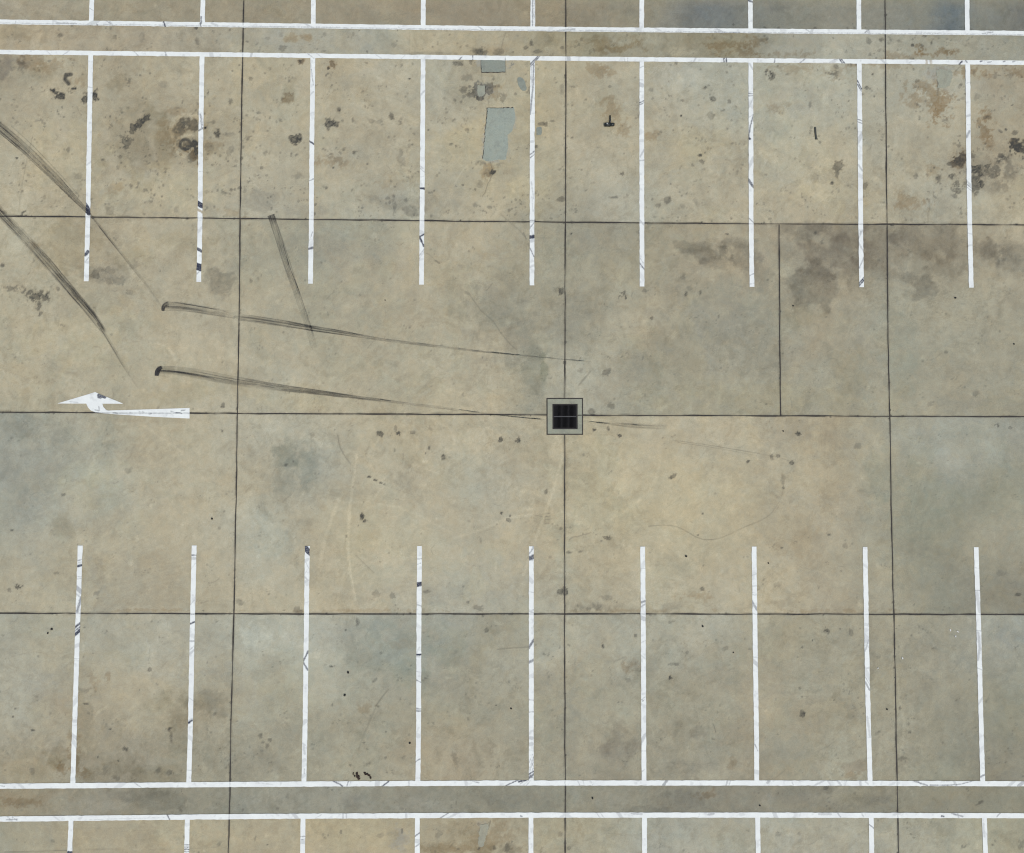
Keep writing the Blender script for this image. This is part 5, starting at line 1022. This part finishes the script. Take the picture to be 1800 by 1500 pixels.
# ------------------------------------------------------------------ loose things
def lump(bm, ctr, r, sq, seed, sub=2, jag=.25):
    rr = np.random.default_rng(seed)
    res = bmesh.ops.create_icosphere(bm, subdivisions=sub, radius=1.0)
    for v in res['verts']:
        k = 1 + rr.normal(0, jag * .35)
        v.co = Vector((ctr[0] + v.co.x * r[0] * k, ctr[1] + v.co.y * r[1] * k, max(0.0005, ctr[2] + v.co.z * sq * k)))
def finish(bm, name, mat, parent=None, smooth_=True):
    me = bpy.data.meshes.new(name); bm.to_mesh(me); bm.free()
    me.materials.append(mat)
    if smooth_: me.polygons.foreach_set('use_smooth', [True] * len(me.polygons))
    o = bpy.data.objects.new(name, me); COL.objects.link(o)
    if parent: o.parent = parent
    return o
def cyl(bm, p0, p1, r0, r1, seg=14):
    d = Vector(p1) - Vector(p0)
    m = Matrix.Translation((Vector(p0) + Vector(p1)) / 2) @ d.to_track_quat('Z', 'Y').to_matrix().to_4x4()
    bmesh.ops.create_cone(bm, cap_ends=True, segments=seg, radius1=r0, radius2=r1, depth=d.length, matrix=m)

# black mallet
m0 = g(1070.8, 221)
mallet = empty('mallet', (m0.x, m0.y, 0))
tag(mallet, 'small black mallet with a short handle lying on the concrete in the upper row', 'mallet')
def rm(px, py, z): v = g(px, py); return (v.x - m0.x, v.y - m0.y, z)
bm = bmesh.new()
cyl(bm, rm(1062.2, 220.8, .044), rm(1072.5, 220.9, .044), .044, .044, 20)
cyl(bm, rm(1072.4, 220.9, .042), rm(1079.6, 220.4, .042), .042, .034, 20)
bmesh.ops.bevel(bm, geom=[e_ for e_ in bm.edges if e_.calc_length() < .03], offset=.006, segments=2, affect='EDGES')
finish(bm, 'head', mat_black, mallet, True)
bm = bmesh.new()
cyl(bm, rm(1072.3, 218.6, .040), rm(1072.3, 204.2, .022), .019, .016, 12)
finish(bm, 'handle', mat_black, mallet, True)
bm = bmesh.new()
lump(bm, rm(1066.5, 220.0, .085), (.024, .018), .006, 3, 2, .3)
finish(bm, 'painted_highlight', mat_highlight, mallet)  # pale lump standing in for the highlight on the head

# dark rubber strip
m0 = g(1433.5, 235)
bm = bmesh.new()
path = [(1432.4, 224.2), (1432.8, 230), (1433.3, 236), (1434.0, 242), (1435.0, 245.6)]
wd = [.020, .022, .022, .021, .030]
prev = None
for (qx, qy), w in zip(path, wd):
    v = g(qx, qy)
    row = [bm.verts.new((v.x - m0.x + dx, v.y - m0.y, z)) for dx, z in ((-w, .001), (-w * .8, .020), (w * .8, .023), (w, .001))]
    if prev:
        for j in range(3): bm.faces.new((prev[j], prev[j + 1], row[j + 1], row[j]))
    else: bm.faces.new(row)
    prev = row
bm.faces.new(prev[::-1])
bmesh.ops.recalc_face_normals(bm, faces=bm.faces)
o = finish(bm, 'rubber_strip', mat_strip, None, False); o.location = (m0.x, m0.y, 0)
tag(o, 'short dark straight rubber strip lying on bare concrete in the upper right bays', 'rubber strip')

# debris clumps by the lower border line
def debris(spots, label, seed):
    m0 = g(*spots[0][:2])
    bm = bmesh.new()
    for k, (qx, qy, rx, ry) in enumerate(spots):
        v = g(qx, qy)
        lump(bm, (v.x - m0.x, v.y - m0.y, .004), (rx * M_PX, ry * M_PX), .022, seed + k, 2, .9)
    o = finish(bm, 'debris_clump', mat_debris, None, False); o.location = (m0.x, m0.y, 0)
    return tag(o, label, 'debris', 'dark debris clumps by the lower border line')
debris([(629, 1365, 2.8, 3.4), (627.5, 1360, 2, 2.2), (631, 1369, 2.6, 1.6), (621, 1360, 1, 2.4), (624, 1364, 1.4, 1)], 'rounder dark debris clump on the lower border line, left of its neighbour', 31)
debris([(645, 1361, 3.6, 1.5), (641, 1358.5, 2.2, 1.2), (649, 1363, 2.2, 1.5), (652, 1367, .8, 2.4), (650.5, 1366, .6, 1.8)], 'slanting leggy dark debris clump on the lower border line, right of its neighbour', 51)

# pebbles
bm = bmesh.new(); lump(bm, (0, 0, .012), (.021, .017), .017, 5, 2, .35)
peb0 = finish(bm, 'pebble', mat_pebble)
PEB = [(677, 528, 1.0, 'dark pebble on bare concrete right of the steep skid mark, below the upper bays'), (1394, 538, 1.2, 'dark pebble at the lower edge of the large grey brown stain'),
       (1679, 524, 1.6, 'dark pebble just left of the foot of the rightmost upper bay line'), (1782, 605, 1.2, 'dark pebble alone near the right edge above the middle joint'),
       (1206, 978, 1.7, 'dark pebble below the wavy tyre line between two lower bay lines'), (1235, 1101, 1.6, 'brownish black pebble just below the lower joint right of the drain'),
       (1289, 1147, 1.1, 'dark pebble left of the lower bay line that stands under the wavy tyre line'), (612, 1182, 1.8, 'dark pebble in the lower bay above the debris clumps, the upper of two'),
       (606, 1222, 1.9, 'dark pebble in the lower bay above the debris clumps, the lower of two'), (91.5, 1106, 1.7, 'larger of a pair of dark pebbles left of the leftmost lower bay line'),
       (84.5, 1113, 1.4, 'smaller of a pair of dark pebbles left of the leftmost lower bay line'), (373, 912, 1.6, 'dark pebble above the lower bays left of the left vertical joint'),
       (1559, 1247, 1.3, 'dark pebble between the right vertical joint and the lower bay line beside it'), (898.5, 1245.5, 1.4, 'dark pebble in the lower bay left of the joint below the drain'),
       (1350.5, 990, 1.2, 'dark pebble near the top of the lower bay on the right, beside a bay line'), (1335.5, 1416, 1.3, 'dark pebble between the two lower border lines on the right'),
       (1041.5, 1403, 1.5, 'dark pebble between the two lower border lines right of the central joint'), (720.5, 1306, 1.6, 'dark pebble right of the debris clumps against a lower bay line'),
       (1376.5, 758, 1.2, 'dark pebble under the foot of the short vertical joint'), (361, 225.5, 1.4, 'dark pebble beside the upper bay line next to the ringed oil stain')]
for k, (qx, qy, s, lab) in enumerate(PEB):
    o = peb0 if k == 0 else peb0.copy()
    if k: COL.objects.link(o)
    v = g(qx, qy)
    o.location = (v.x, v.y, 0); o.rotation_euler = (0, 0, k * 1.7); o.scale = (s * .74, s * .74, s * .74)
    tag(o, lab, 'pebble', 'dark pebbles on the concrete')

# white scraps
def scrap(qx, qy, w, l, rot, label, seed):
    rr = np.random.default_rng(seed)
    bm = bmesh.new()
    nu, nv_ = 5, 4
    w *= .75; l *= .75
    gr = [[bm.verts.new(((i / nu - .5) * l + rr.normal(0, l * .05), (j / nv_ - .5) * w + rr.normal(0, w * .06), .006 + abs(rr.normal(0, .008)))) for j in range(nv_ + 1)] for i in range(nu + 1)]
    for i in range(nu):
        for j in range(nv_): bm.faces.new((gr[i][j], gr[i + 1][j], gr[i + 1][j + 1], gr[i][j + 1]))
    o = finish(bm, 'paper_scrap', mat_paper, None, False)
    sol = o.modifiers.new('thickness', 'SOLIDIFY'); sol.thickness = .0015
    v = g(qx, qy); o.location = (v.x, v.y, 0); o.rotation_euler = (0, 0, rot)
    tag(o, label, 'scrap', 'white scraps in the lower right bays')
scrap(1670.2, 1108, .034, .055, 2.0, 'white scrap in the lower right bay, upper left of a cluster of three', 1)
scrap(1683.3, 1110.5, .032, .058, -.7, 'white scrap in the lower right bay, nearest the bay line of a cluster of three', 2)
scrap(1679.4, 1118.5, .036, .048, 1.3, 'white scrap in the lower right bay, lowest of a cluster of three', 3)
scrap(1586, 1157, .036, .060, 1.7, 'white scrap lying just right of the right vertical joint', 4)
scrap(1543, 1174.5, .026, .040, .3, 'small white scrap lying just left of the right vertical joint', 5)

# ------------------------------------------------------------------ light
w = bpy.data.worlds.new('World'); scene.world = w; w.use_nodes = True
nt = w.node_tree
sky = nt.nodes.new('ShaderNodeTexSky'); sky.sky_type = 'NISHITA'; sky.sun_disc = False
EL, AZ = math.radians(62), math.radians(150)
sky.sun_elevation, sky.sun_rotation = EL, AZ
sky.dust_density = 3.0; sky.air_density = 1.0; sky.ozone_density = 1.0
bg = nt.nodes['Background']; bg.inputs['Strength'].default_value = 0.10
nt.links.new(sky.outputs[0], bg.inputs[0])
sd = bpy.data.lights.new('sun', 'SUN'); sd.energy = 1.5; sd.angle = math.radians(14); sd.color = (1.0, 0.955, 0.88)
so = bpy.data.objects.new('sun', sd); COL.objects.link(so)
dirv = Vector((math.sin(AZ) * math.cos(EL), math.cos(AZ) * math.cos(EL), math.sin(EL)))
so.rotation_euler = dirv.to_track_quat('Z', 'Y').to_euler()
so.location = dirv * 40

scene.view_settings.view_transform = 'Standard'
scene.view_settings.look = 'None'
scene.view_settings.gamma = 1.0
scene.view_settings.exposure = 0.33
scene.cycles.filter_width = 1.15
